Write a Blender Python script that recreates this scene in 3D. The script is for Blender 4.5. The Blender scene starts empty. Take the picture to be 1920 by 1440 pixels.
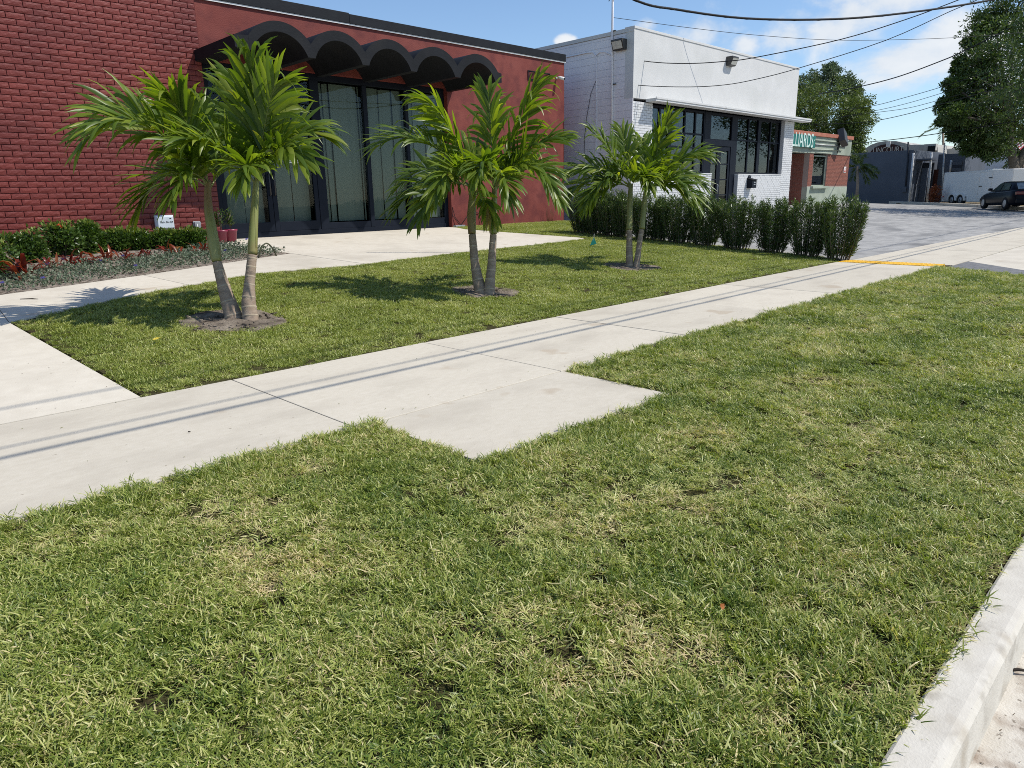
import bpy, bmesh, math, random
import numpy as np
from mathutils import Vector, Matrix

R = math.radians
random.seed(7)
rng = np.random.default_rng(11)
scn = bpy.context.scene
col = scn.collection

# ------------------------------------------------------------------ camera
F_PX, YAW, PITCH, ROLL, CAM_H = 1313.306, 0.794315664, 0.260810914, -0.0201941679, 1.25
_cy, _sy = math.cos(YAW), math.sin(YAW)
FW = np.array([_cy * math.cos(PITCH), _sy * math.cos(PITCH), -math.sin(PITCH)])
_rt = np.array([_sy, -_cy, 0.0])
_up = np.cross(_rt, FW)
RT = math.cos(ROLL) * _rt + math.sin(ROLL) * _up
UP = -math.sin(ROLL) * _rt + math.cos(ROLL) * _up
CAM = np.array([0.0, 0.0, CAM_H])

cam_data = bpy.data.cameras.new('camera')
cam_data.sensor_fit = 'HORIZONTAL'
cam_data.sensor_width = 36.0
cam_data.lens = F_PX / 1920.0 * 36.0
cam_data.clip_start = 0.05
cam_data.clip_end = 2000.0
cam = bpy.data.objects.new('camera', cam_data)
col.objects.link(cam)
m = Matrix.Identity(4)
for i in range(3):
    m[i][0], m[i][1], m[i][2], m[i][3] = RT[i], UP[i], -FW[i], CAM[i]
cam.matrix_world = m
scn.camera = cam

# ------------------------------------------------------------------ light
SUN_EL, SUN_AZ = R(53), math.atan2(-0.777, 0.629)          # azimuth from +X towards +Y
sun_dir = Vector((math.cos(SUN_EL) * math.cos(SUN_AZ), math.cos(SUN_EL) * math.sin(SUN_AZ), math.sin(SUN_EL)))
sd = bpy.data.lights.new('sun', 'SUN')
sd.energy = 4.6
sd.angle = R(0.53)
sd.color = (1.0, 0.955, 0.88)
so = bpy.data.objects.new('sun', sd)
col.objects.link(so)
so.rotation_euler = sun_dir.to_track_quat('Z', 'Y').to_euler()
so.location = (20, -20, 40)

world = bpy.data.worlds.new('World')
scn.world = world
world.use_nodes = True
scn.view_settings.view_transform = 'Standard'
scn.view_settings.look = 'None'
scn.view_settings.exposure = 0.06
scn.view_settings.gamma = 1.0
scn.view_settings.use_curve_mapping = False
try:
    scn.cycles.max_bounces = 10
    scn.cycles.transparent_max_bounces = 16
    scn.cycles.use_adaptive_sampling = False
    scn.cycles.pixel_filter_type = 'BLACKMAN_HARRIS'
    scn.cycles.filter_width = 0.95
    scn.cycles.use_denoising = False
    scn.cycles.min_light_bounces = 3
    scn.cycles.min_transparent_bounces = 6
    scn.cycles.sample_clamp_indirect = 6.0
except Exception:
    pass


# ------------------------------------------------------------------ measuring: photograph pixel (1920x1440) -> place
def ray(x, y):
    return FW + RT * ((x - 960) / F_PX) - UP * ((y - 720) / F_PX)


def smooth(t):
    t = np.clip(t, 0.0, 1.0)
    return t * t * (3 - 2 * t)


def ter(X, Y):
    """height of the ground: level near the kerb, rising towards the buildings"""
    X = np.asarray(X, float); Y = np.asarray(Y, float)
    y0 = 5.0 + 4.0 * smooth((X - 24) / 12)
    h = 0.058 * np.clip(Y - y0, 0, 9.0)
    return h * (1 - 0.55 * smooth((X - 47) / 12))


def onZ(x, y, z=0.0):
    d = ray(x, y)
    return CAM + d * ((z - CAM_H) / d[2])


def onY(x, y, Y):
    d = ray(x, y)
    return CAM + d * (Y / d[1])


def onX(x, y, X):
    d = ray(x, y)
    return CAM + d * (X / d[0])


def atD(x, y, D):
    return CAM + ray(x, y) * D


def onT(x, y):
    d = ray(x, y)
    lo, hi = 0.1, 220.0
    for _ in range(50):
        mid = (lo + hi) / 2
        p = CAM + d * mid
        if p[2] - ter(p[0], p[1]) > 0:
            lo = mid
        else:
            hi = mid
    return CAM + d * lo


def depth(P):
    return float(np.dot(np.asarray(P, float) - CAM, FW))


# ------------------------------------------------------------------ node helpers
def nodes_of(mt):
    nt = mt.node_tree
    return nt, nt.nodes, nt.links


def mat(name, c, rough=0.7, c2=None, scale=6.0, detail=6.0, bump=0.0, bump_scale=None, spec=0.3, metal=0.0,
        mix=(0.35, 0.65), stretch=None, c3=None, scale3=0.7, mix3=(0.45, 0.7), coat=0.0, vary=0.0, specks=None):
    """plain procedural surface: two (or three) base colours mixed by noise in world space, plus fine relief"""
    mt = bpy.data.materials.new(name)
    mt.use_nodes = True
    nt, N, L = nodes_of(mt)
    b = N['Principled BSDF']
    b.inputs['Roughness'].default_value = rough
    b.inputs['Specular IOR Level'].default_value = spec
    b.inputs['Metallic'].default_value = metal
    b.inputs['Coat Weight'].default_value = coat
    geo = N.new('ShaderNodeNewGeometry')
    vec = geo.outputs['Position']
    if stretch:
        mp = N.new('ShaderNodeMapping')
        mp.inputs['Scale'].default_value = stretch
        L.new(vec, mp.inputs['Vector'])
        vec = mp.outputs['Vector']
    b.inputs['Base Color'].default_value = (*c, 1)
    last = None
    if c2 is not None:
        no = N.new('ShaderNodeTexNoise')
        no.inputs['Scale'].default_value = scale
        no.inputs['Detail'].default_value = detail
        no.inputs['Roughness'].default_value = 0.62
        L.new(vec, no.inputs['Vector'])
        mr = N.new('ShaderNodeMapRange')
        mr.inputs['From Min'].default_value, mr.inputs['From Max'].default_value = mix
        L.new(no.outputs['Fac'], mr.inputs['Value'])
        mx = N.new('ShaderNodeMix')
        mx.data_type = 'RGBA'
        mx.inputs['A'].default_value = (*c, 1)
        mx.inputs['B'].default_value = (*c2, 1)
        L.new(mr.outputs['Result'], mx.inputs['Factor'])
        last = mx.outputs['Result']
    if c3 is not None:
        no = N.new('ShaderNodeTexNoise')
        no.inputs['Scale'].default_value = scale3
        no.inputs['Detail'].default_value = 5.0
        L.new(vec, no.inputs['Vector'])
        mr = N.new('ShaderNodeMapRange')
        mr.inputs['From Min'].default_value, mr.inputs['From Max'].default_value = mix3
        L.new(no.outputs['Fac'], mr.inputs['Value'])
        mx = N.new('ShaderNodeMix')
        mx.data_type = 'RGBA'
        if last is None:
            mx.inputs['A'].default_value = (*c, 1)
        else:
            L.new(last, mx.inputs['A'])
        mx.inputs['B'].default_value = (*c3, 1)
        L.new(mr.outputs['Result'], mx.inputs['Factor'])
        last = mx.outputs['Result']
    if specks is not None and last is not None:      # small dark marks and stains: (colour, scale, threshold)
        for (sc_, s_scale, s_thr) in specks:
            no = N.new('ShaderNodeTexNoise')
            no.inputs['Scale'].default_value = s_scale
            no.inputs['Detail'].default_value = 3.0
            L.new(geo.outputs['Position'], no.inputs['Vector'])
            mr = N.new('ShaderNodeMapRange')
            mr.inputs['From Min'].default_value = s_thr
            mr.inputs['From Max'].default_value = s_thr + 0.05
            mr.inputs['To Max'].default_value = 0.75
            L.new(no.outputs['Fac'], mr.inputs['Value'])
            mx = N.new('ShaderNodeMix')
            mx.data_type = 'RGBA'
            L.new(last, mx.inputs['A'])
            mx.inputs['B'].default_value = (*sc_, 1)
            L.new(mr.outputs['Result'], mx.inputs['Factor'])
            last = mx.outputs['Result']
    if vary > 0 and last is not None:                # pieces cast or laid one by one differ a little in tone
        oi = N.new('ShaderNodeObjectInfo')
        hv = N.new('ShaderNodeHueSaturation')
        mr = N.new('ShaderNodeMapRange')
        mr.inputs['To Min'].default_value = 1 - vary
        mr.inputs['To Max'].default_value = 1 + vary
        L.new(oi.outputs['Random'], mr.inputs['Value'])
        L.new(mr.outputs['Result'], hv.inputs['Value'])
        L.new(last, hv.inputs['Color'])
        last = hv.outputs['Color']
    if last is not None:
        L.new(last, b.inputs['Base Color'])
    if bump > 0:
        bn = N.new('ShaderNodeTexNoise')
        bn.inputs['Scale'].default_value = bump_scale or scale * 8
        bn.inputs['Detail'].default_value = 5.0
        L.new(vec, bn.inputs['Vector'])
        bp = N.new('ShaderNodeBump')
        bp.inputs['Strength'].default_value = 1.0
        bp.inputs['Distance'].default_value = bump
        L.new(bn.outputs['Fac'], bp.inputs['Height'])
        L.new(bp.outputs['Normal'], b.inputs['Normal'])
    return mt


def leaf_mat(name, stops, trans=0.35, rough=0.45, spec=0.35, patch=None, patch_scale=1.2, tcol=None):
    """leaf surface: colour by a per-leaf random value ('rnd'), optionally moved by large patches in world space;
    part of the light passes through the blade"""
    mt = bpy.data.materials.new(name)
    mt.use_nodes = True
    nt, N, L = nodes_of(mt)
    b = N['Principled BSDF']
    b.inputs['Roughness'].default_value = rough
    b.inputs['Specular IOR Level'].default_value = spec
    at = N.new('ShaderNodeAttribute')
    at.attribute_name = 'rnd'
    fac = at.outputs['Fac']
    if patch:
        geo = N.new('ShaderNodeNewGeometry')
        no = N.new('ShaderNodeTexNoise')
        no.inputs['Scale'].default_value = patch_scale
        no.inputs['Detail'].default_value = 5.0
        no.inputs['Roughness'].default_value = 0.6
        L.new(geo.outputs['Position'], no.inputs['Vector'])
        mr = N.new('ShaderNodeMapRange')
        mr.inputs['From Min'].default_value = 0.33
        mr.inputs['From Max'].default_value = 0.67
        mr.inputs['To Min'].default_value = -patch
        mr.inputs['To Max'].default_value = patch
        L.new(no.outputs['Fac'], mr.inputs['Value'])
        ad = N.new('ShaderNodeMath')
        ad.operation = 'ADD'
        ad.use_clamp = True
        L.new(fac, ad.inputs[0])
        L.new(mr.outputs['Result'], ad.inputs[1])
        fac = ad.outputs[0]
    cr = N.new('ShaderNodeValToRGB')
    els = cr.color_ramp.elements
    while len(els) < len(stops):
        els.new(0.5)
    for e, (p, c) in zip(els, stops):
        e.position = p
        e.color = (*c, 1)
    L.new(fac, cr.inputs['Fac'])
    L.new(cr.outputs['Color'], b.inputs['Base Color'])
    if trans > 0:
        tr = N.new('ShaderNodeBsdfTranslucent')
        hs = N.new('ShaderNodeMix')
        hs.data_type = 'RGBA'
        hs.blend_type = 'MULTIPLY'
        hs.inputs['Factor'].default_value = 1.0
        L.new(cr.outputs['Color'], hs.inputs['A'])
        hs.inputs['B'].default_value = (*(tcol or (1.5, 1.6, 0.7)), 1)
        L.new(hs.outputs['Result'], tr.inputs['Color'])
        mx = N.new('ShaderNodeMixShader')
        mx.inputs['Fac'].default_value = trans
        L.new(b.outputs['BSDF'], mx.inputs[1])
        L.new(tr.outputs['BSDF'], mx.inputs[2])
        L.new(mx.outputs['Shader'], N['Material Output'].inputs['Surface'])
    return mt


def glass_mat(name, tint=(0.75, 0.8, 0.78), base=0.0, refl=0.25):
    """thin window pane: mirror at the Fresnel rate, otherwise clear with a tint"""
    mt = bpy.data.materials.new(name)
    mt.use_nodes = True
    nt, N, L = nodes_of(mt)
    N.remove(N['Principled BSDF'])
    gl = N.new('ShaderNodeBsdfGlossy')
    gl.inputs['Roughness'].default_value = 0.015
    gl.inputs['Color'].default_value = (0.9, 0.93, 0.95, 1)
    tr = N.new('ShaderNodeBsdfTransparent')
    tr.inputs['Color'].default_value = (*tint, 1)
    lw = N.new('ShaderNodeFresnel')
    lw.inputs['IOR'].default_value = 1.5
    geo = N.new('ShaderNodeNewGeometry')
    no = N.new('ShaderNodeTexNoise')
    no.inputs['Scale'].default_value = 0.8
    L.new(geo.outputs['Position'], no.inputs['Vector'])
    bp = N.new('ShaderNodeBump')
    bp.inputs['Distance'].default_value = 0.01
    bp.inputs['Strength'].default_value = 0.4
    L.new(no.outputs['Fac'], bp.inputs['Height'])
    ad = N.new('ShaderNodeMath')
    ad.operation = 'MULTIPLY_ADD'
    ad.inputs[1].default_value = refl
    ad.inputs[2].default_value = base
    ad.use_clamp = True
    L.new(lw.outputs['Fac'], ad.inputs[0])
    mx = N.new('ShaderNodeMixShader')
    L.new(ad.outputs[0], mx.inputs['Fac'])
    L.new(tr.outputs[0], mx.inputs[1])
    L.new(gl.outputs[0], mx.inputs[2])
    L.new(mx.outputs[0], N['Material Output'].inputs['Surface'])
    return mt


# ------------------------------------------------------------------ world: daylight sky with clouds
def build_world():
    nt = world.node_tree
    N, L = nt.nodes, nt.links
    bg = N['Background']
    out = N['World Output']
    sky = N.new('ShaderNodeTexSky')
    sky.sky_type = 'NISHITA'
    sky.sun_disc = False
    sky.sun_elevation = SUN_EL
    sky.sun_rotation = math.pi / 2 - SUN_AZ
    sky.altitude = 0
    sky.air_density = 1.0
    sky.dust_density = 0.25
    sky.ozone_density = 4.5
    L.new(sky.outputs['Color'], bg.inputs['Color'])
    bg.inputs['Strength'].default_value = 0.15
    # clouds
    tc = N.new('ShaderNodeTexCoord')
    vec = tc.outputs['Generated']
    # cumulus banks: (photograph pixel, angular radius)
    banks = [((1310, 62), 0.062), ((1470, 68), 0.042), ((1590, 30), 0.085), ((1660, 0), 0.08), ((1705, 112), 0.075),
             ((1790, 90), 0.09), ((1850, 140), 0.06), ((1215, 48), 0.022), ((1060, 76), 0.013),
             ((1395, 85), 0.03), ((1660, 118), 0.035), ((1560, 60), 0.05)]
    acc = None
    for (px, py), r in banks:
        d = ray(px, py)
        d = d / np.linalg.norm(d)
        sub = N.new('ShaderNodeVectorMath')
        sub.operation = 'SUBTRACT'
        L.new(vec, sub.inputs[0])
        sub.inputs[1].default_value = d
        mul = N.new('ShaderNodeVectorMath')
        mul.operation = 'MULTIPLY'
        L.new(sub.outputs[0], mul.inputs[0])
        mul.inputs[1].default_value = (1, 1, 1.75)
        ln = N.new('ShaderNodeVectorMath')
        ln.operation = 'LENGTH'
        L.new(mul.outputs[0], ln.inputs[0])
        mr = N.new('ShaderNodeMapRange')
        mr.inputs['From Min'].default_value = 0.0
        mr.inputs['From Max'].default_value = r * 1.35
        mr.inputs['To Min'].default_value = 1.0
        mr.inputs['To Max'].default_value = 0.0
        L.new(ln.outputs['Value'], mr.inputs['Value'])
        if acc is None:
            acc = mr.outputs['Result']
        else:
            mx = N.new('ShaderNodeMath')
            mx.operation = 'MAXIMUM'
            L.new(acc, mx.inputs[0])
            L.new(mr.outputs['Result'], mx.inputs[1])
            acc = mx.outputs[0]
    # loose broken cloud all over the rest of the sky
    gen = N.new('ShaderNodeTexNoise')
    gen.inputs['Scale'].default_value = 2.6
    gen.inputs['Detail'].default_value = 3
    mp = N.new('ShaderNodeMapping')
    mp.inputs['Scale'].default_value = (1, 1, 2.2)
    mp.inputs['Location'].default_value = (3.1, 7.7, 1.3)
    L.new(vec, mp.inputs['Vector'])
    L.new(mp.outputs['Vector'], gen.inputs['Vector'])
    gm = N.new('ShaderNodeMapRange')
    gm.inputs['From Min'].default_value = 0.60
    gm.inputs['From Max'].default_value = 0.80
    L.new(gen.outputs['Fac'], gm.inputs['Value'])
    mx = N.new('ShaderNodeMath')
    mx.operation = 'MAXIMUM'
    L.new(acc, mx.inputs[0])
    L.new(gm.outputs['Result'], mx.inputs[1])
    acc = mx.outputs[0]
    fb = N.new('ShaderNodeTexNoise')
    fb.inputs['Scale'].default_value = 9
    fb.inputs['Detail'].default_value = 9
    fb.inputs['Roughness'].default_value = 0.58
    fb.inputs['Distortion'].default_value = 0.25
    mp2 = N.new('ShaderNodeMapping')
    mp2.inputs['Scale'].default_value = (1, 1, 1.5)
    L.new(vec, mp2.inputs['Vector'])
    L.new(mp2.outputs['Vector'], fb.inputs['Vector'])
    # density = bank + (noise - .5) * gain
    ma = N.new('ShaderNodeMath')
    ma.operation = 'MULTIPLY_ADD'
    L.new(fb.outputs['Fac'], ma.inputs[0])
    ma.inputs[1].default_value = 3.0
    ma.inputs[2].default_value = -1.55
    sm = N.new('ShaderNodeMath')
    sm.operation = 'ADD'
    L.new(acc, sm.inputs[0])
    L.new(ma.outputs[0], sm.inputs[1])
    # nothing where there is no bank at all
    gate = N.new('ShaderNodeMapRange')
    gate.inputs['From Min'].default_value = 0.0
    gate.inputs['From Max'].default_value = 0.25
    L.new(acc, gate.inputs['Value'])
    dn = N.new('ShaderNodeMapRange')
    dn.interpolation_type = 'SMOOTHSTEP'
    dn.inputs['From Min'].default_value = 0.10
    dn.inputs['From Max'].default_value = 0.85
    L.new(sm.outputs[0], dn.inputs['Value'])
    cov = N.new('ShaderNodeMath')
    cov.operation = 'MULTIPLY'
    L.new(dn.outputs['Result'], cov.inputs[0])
    L.new(gate.outputs['Result'], cov.inputs[1])
    cap = N.new('ShaderNodeMath')
    cap.operation = 'MULTIPLY'
    L.new(cov.outputs[0], cap.inputs[0])
    cap.inputs[1].default_value = 0.93
    sh = N.new('ShaderNodeMapRange')
    sh.inputs['From Min'].default_value = 0.35
    sh.inputs['From Max'].default_value = 0.68
    L.new(fb.outputs['Fac'], sh.inputs['Value'])
    cc = N.new('ShaderNodeMix')
    cc.data_type = 'RGBA'
    cc.inputs['A'].default_value = (0.70, 0.77, 0.86, 1)
    cc.inputs['B'].default_value = (0.93, 0.95, 0.97, 1)
    L.new(sh.outputs['Result'], cc.inputs['Factor'])
    bg2 = N.new('ShaderNodeBackground')
    bg2.inputs['Strength'].default_value = 0.95
    L.new(cc.outputs['Result'], bg2.inputs['Color'])
    ms = N.new('ShaderNodeMixShader')
    L.new(cap.outputs[0], ms.inputs['Fac'])
    L.new(bg.outputs[0], ms.inputs[1])
    L.new(bg2.outputs[0], ms.inputs[2])
    L.new(ms.outputs[0], out.inputs['Surface'])


build_world()


# ------------------------------------------------------------------ object helpers
def tag(o, label=None, cat=None, group=None, kind=None):
    if label: o['label'] = label
    if cat: o['category'] = cat
    if group: o['group'] = group
    if kind: o['kind'] = kind
    return o


def empty(name, loc=(0, 0, 0), rz=0.0, label=None, cat=None, group=None, kind=None):
    o = bpy.data.objects.new(name, None)
    o.empty_display_size = 0.1
    col.objects.link(o)
    o.location = Vector([float(v) for v in loc])
    o.rotation_euler = (0, 0, rz)
    return tag(o, label, cat, group, kind)


def link(name, me, mt=None, parent=None, world_pts=True):
    o = bpy.data.objects.new(name, me)
    col.objects.link(o)
    if mt is not None and len(me.materials) == 0:
        for x in (mt if isinstance(mt, (list, tuple)) else [mt]):
            me.materials.append(x)
    if parent is not None:
        o.parent = parent
        if world_pts:     # mesh written in world coordinates under a moved parent
            root = parent
            M = Matrix.Identity(4)
            chain = []
            while root is not None:
                chain.append(root)
                root = root.parent
            for c in reversed(chain):
                M = M @ c.matrix_parent_inverse @ Matrix.LocRotScale(c.location, c.rotation_euler, c.scale)
            o.matrix_parent_inverse = M.inverted()
    return o


class MB:
    """collects simple shapes into one mesh"""
    def __init__(self):
        self.v, self.f, self.sm, self.mi = [], [], [], []
        self.cur = 0

    def add(self, vs, fs, smooth=False):
        o = len(self.v)
        self.v += [tuple(float(c) for c in p) for p in vs]
        for f in fs:
            self.f.append([i + o for i in f])
            self.sm.append(smooth)
            self.mi.append(self.cur)
        return self

    def box(self, a, b, M=None):
        x0, y0, z0 = a
        x1, y1, z1 = b
        P = [(x0, y0, z0), (x1, y0, z0), (x1, y1, z0), (x0, y1, z0), (x0, y0, z1), (x1, y0, z1), (x1, y1, z1), (x0, y1, z1)]
        if M is not None:
            P = [tuple(M @ Vector(p)) for p in P]
        return self.add(P, [(0, 3, 2, 1), (4, 5, 6, 7), (0, 1, 5, 4), (1, 2, 6, 5), (2, 3, 7, 6), (3, 0, 4, 7)])

    def prism(self, pts, off):
        """planar polygon (3-D points) pushed along off"""
        n = len(pts)
        A = [Vector([float(c) for c in p]) for p in pts]
        B = [p + Vector(off) for p in A]
        nrm = Vector((0, 0, 0))
        for i in range(n):
            nrm += A[i].cross(A[(i + 1) % n])
        flip = nrm.dot(Vector(off)) > 0
        fr = list(range(n))
        fs = [fr[::-1] if flip else fr, [i + n for i in fr] if flip else [i + n for i in fr][::-1]]
        for i in range(n):
            j = (i + 1) % n
            fs.append((i, j, j + n, i + n) if flip else (j, i, i + n, j + n))
        return self.add(A + B, fs)

    def tube(self, pts, rad, n=8, cap=True, smooth=True):
        P = [Vector([float(c) for c in p]) for p in pts]
        if not hasattr(rad, '__len__'):
            rad = [rad] * len(P)
        vs, fs = [], []
        prev = None
        for i, p in enumerate(P):
            t = (P[min(i + 1, len(P) - 1)] - P[max(i - 1, 0)])
            if t.length < 1e-9:
                t = Vector((0, 0, 1))
            t.normalize()
            if prev is None:
                a = t.orthogonal().normalized()
            else:
                a = (prev - t * prev.dot(t))
                a = a.normalized() if a.length > 1e-6 else t.orthogonal().normalized()
            prev = a
            b = t.cross(a)
            for k in range(n):
                an = 2 * math.pi * k / n
                vs.append(p + (a * math.cos(an) + b * math.sin(an)) * rad[i])
        for i in range(len(P) - 1):
            for k in range(n):
                k2 = (k + 1) % n
                fs.append((i * n + k, i * n + k2, (i + 1) * n + k2, (i + 1) * n + k))
        if cap:
            fs.append(tuple(range(n))[::-1])
            fs.append(tuple((len(P) - 1) * n + k for k in range(n)))
        return self.add(vs, fs, smooth)

    def lathe(self, prof, centre=(0, 0, 0), n=16, smooth=True, axis='Z'):
        vs, fs = [], []
        for r, h in prof:
            for k in range(n):
                a = 2 * math.pi * k / n
                c, s = r * math.cos(a), r * math.sin(a)
                v = {'Z': (c, s, h), 'Y': (c, h, s), 'X': (h, c, s)}[axis]
                vs.append((v[0] + centre[0], v[1] + centre[1], v[2] + centre[2]))
        for i in range(len(prof) - 1):
            for k in range(n):
                k2 = (k + 1) % n
                f = (i * n + k, i * n + k2, (i + 1) * n + k2, (i + 1) * n + k)
                fs.append(f)
        fs.append(tuple(range(n))[::-1])
        fs.append(tuple((len(prof) - 1) * n + k for k in range(n)))
        return self.add(vs, fs, smooth)

    def mesh(self, name):
        me = bpy.data.meshes.new(name)
        me.from_pydata(self.v, [], self.f)
        me.polygons.foreach_set('use_smooth', self.sm)
        if any(self.mi):
            me.polygons.foreach_set('material_index', self.mi)
        me.update()
        return me

    def build(self, name, mt, parent=None, bevel=0.0, world_pts=True):
        me = self.mesh(name)
        if bevel > 0:
            bm = bmesh.new()
            bm.from_mesh(me)
            ed = [e for e in bm.edges if len(e.link_faces) == 2 and e.calc_face_angle(0) > 0.6]
            bmesh.ops.bevel(bm, geom=ed, offset=bevel, segments=2, affect='EDGES', profile=0.6, clamp_overlap=True)
            bm.to_mesh(me)
            bm.free()
        return link(name, me, mt, parent, world_pts)


def text(body, name, P, ux, uz, size, mt, parent, sx=1.0, ext=0.004, align='CENTER'):
    """lettering as flat raised print; ux = reading direction, uz = up"""
    cu = bpy.data.curves.new(name, 'FONT')
    cu.body = body
    cu.size = size
    cu.extrude = ext
    cu.align_x = align
    cu.align_y = 'CENTER'
    cu.materials.append(mt)
    tmp = bpy.data.objects.new(name, cu)
    col.objects.link(tmp)
    dg = bpy.context.evaluated_depsgraph_get()
    me = bpy.data.meshes.new_from_object(tmp.evaluated_get(dg))
    if len(me.materials) == 0:
        me.materials.append(mt)
    bpy.data.objects.remove(tmp)
    o = bpy.data.objects.new(name, me)
    col.objects.link(o)
    ux = Vector(ux).normalized()
    uz = Vector(uz).normalized()
    un = ux.cross(uz)
    M = Matrix.Identity(4)
    for i in range(3):
        M[i][0], M[i][1], M[i][2], M[i][3] = ux[i] * sx, uz[i], un[i], float(P[i])
    o.parent = parent
    W = Matrix.Identity(4)
    chain = []
    r = parent
    while r is not None:
        chain.append(r)
        r = r.parent
    for c in reversed(chain):
        W = W @ c.matrix_parent_inverse @ Matrix.LocRotScale(c.location, c.rotation_euler, c.scale)
    o.matrix_parent_inverse = W.inverted()
    loc, rot, sc = M.decompose()
    o.location, o.rotation_euler, o.scale = loc, rot.to_euler(), sc
    return o


CUTS_Y = [5.0, 6, 7.5, 9.0, 11, 14.0, 15, 16, 17, 18.0]
CUTS_X = [24, 26, 28, 30, 32, 34, 36, 47, 50, 53, 56, 59]


def sheet(name, pts, off, mt, parent=None, thick=0.0, kind=None, flat=False):
    """ground sheet over a plan polygon, laid on the ground (off above it)"""
    bm = bmesh.new()
    vs = [bm.verts.new((float(p[0]), float(p[1]), 0)) for p in pts]
    bm.faces.new(vs)
    for ax, cuts in ((1, CUTS_Y), (0, CUTS_X)):
        for c in cuts:
            co = [0, 0, 0]; no = [0, 0, 0]
            co[ax] = c; no[ax] = 1
            bmesh.ops.bisect_plane(bm, geom=bm.verts[:] + bm.edges[:] + bm.faces[:], plane_co=co, plane_no=no)
    if thick > 0:
        r = bmesh.ops.extrude_face_region(bm, geom=bm.faces[:])
        low = [e for e in r['geom'] if isinstance(e, bmesh.types.BMVert)]
        lowset = set(low)
    else:
        lowset = set()
    bmesh.ops.recalc_face_normals(bm, faces=bm.faces[:])
    for v in bm.verts:
        h = 0.0 if flat else float(ter(v.co.x, v.co.y))
        v.co.z = h + off - (thick if v in lowset else 0)
    if thick == 0:
        for f in bm.faces:
            if f.normal.z < 0:
                f.normal_flip()
    bmesh.ops.recalc_face_normals(bm, faces=bm.faces[:]) if thick > 0 else None
    bmesh.ops.triangulate(bm, faces=[f for f in bm.faces if len(f.verts) > 4])
    me = bpy.data.meshes.new(name)
    bm.to_mesh(me)
    bm.free()
    o = link(name, me, mt, parent)
    if kind:
        o['kind'] = kind
    return o


def inside(poly, X, Y):
    """even-odd test, vectorised"""
    c = np.zeros(len(X), bool)
    n = len(poly)
    for i in range(n):
        x1, y1 = poly[i][:2]
        x2, y2 = poly[(i + 1) % n][:2]
        cond = ((y1 > Y) != (y2 > Y))
        with np.errstate(divide='ignore', invalid='ignore'):
            xi = (x2 - x1) * (Y - y1) / ((y2 - y1) if y2 != y1 else 1e-9) + x1
        c ^= cond & (X < xi)
    return c


def leaf_cloud(name, base, direc, width_dir, length, width, mt, parent=None, fold=0.0, rnd=None, world_pts=True, mid=0.45):
    """many small leaves: each a four-cornered blade base-left-tip-right (two triangles, slightly folded)"""
    n = len(base)
    base = np.asarray(base, float)
    d = direc / np.linalg.norm(direc, axis=1, keepdims=True)
    w = width_dir - d * np.sum(width_dir * d, axis=1, keepdims=True)
    w = w / np.maximum(np.linalg.norm(w, axis=1, keepdims=True), 1e-6)
    nrm = np.cross(d, w)
    Lh = np.asarray(length).reshape(-1, 1) * np.ones((n, 1))
    Wh = np.asarray(width).reshape(-1, 1) * np.ones((n, 1))
    tip = base + d * Lh
    le = base + d * Lh * mid + w * Wh / 2 + nrm * Wh * fold
    ri = base + d * Lh * mid - w * Wh / 2 + nrm * Wh * fold
    V = np.empty((n * 4, 3))
    V[0::4], V[1::4], V[2::4], V[3::4] = base, le, tip, ri
    idx = np.arange(n) * 4
    T = np.empty((n * 2, 3), int)
    T[0::2] = np.stack([idx, idx + 2, idx + 1], 1)
    T[1::2] = np.stack([idx, idx + 3, idx + 2], 1)
    return tri_mesh(name, V, T, mt, parent, np.repeat(rng.random(n) if rnd is None else rnd, 4), world_pts)


def tri_mesh(name, V, T, mt, parent=None, rnd=None, world_pts=True, as_mesh=False, smooth=False):
    me = bpy.data.meshes.new(name)
    me.vertices.add(len(V))
    me.vertices.foreach_set('co', np.ascontiguousarray(V, dtype=np.float32).ravel())
    T = np.asarray(T)
    k = T.shape[1]
    me.loops.add(T.size)
    me.loops.foreach_set('vertex_index', np.ascontiguousarray(T, dtype=np.int32).ravel())
    me.polygons.add(len(T))
    me.polygons.foreach_set('loop_start', np.arange(len(T), dtype=np.int32) * k)
    me.polygons.foreach_set('loop_total', np.full(len(T), k, dtype=np.int32))
    if smooth:
        me.polygons.foreach_set('use_smooth', np.ones(len(T), bool))
    me.update(calc_edges=True)
    if rnd is not None:
        a = me.attributes.new('rnd', 'FLOAT', 'POINT')
        a.data.foreach_set('value', np.ascontiguousarray(rnd, dtype=np.float32))
    if as_mesh:
        me.materials.append(mt)
        return me
    return link(name, me, mt, parent, world_pts)


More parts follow.
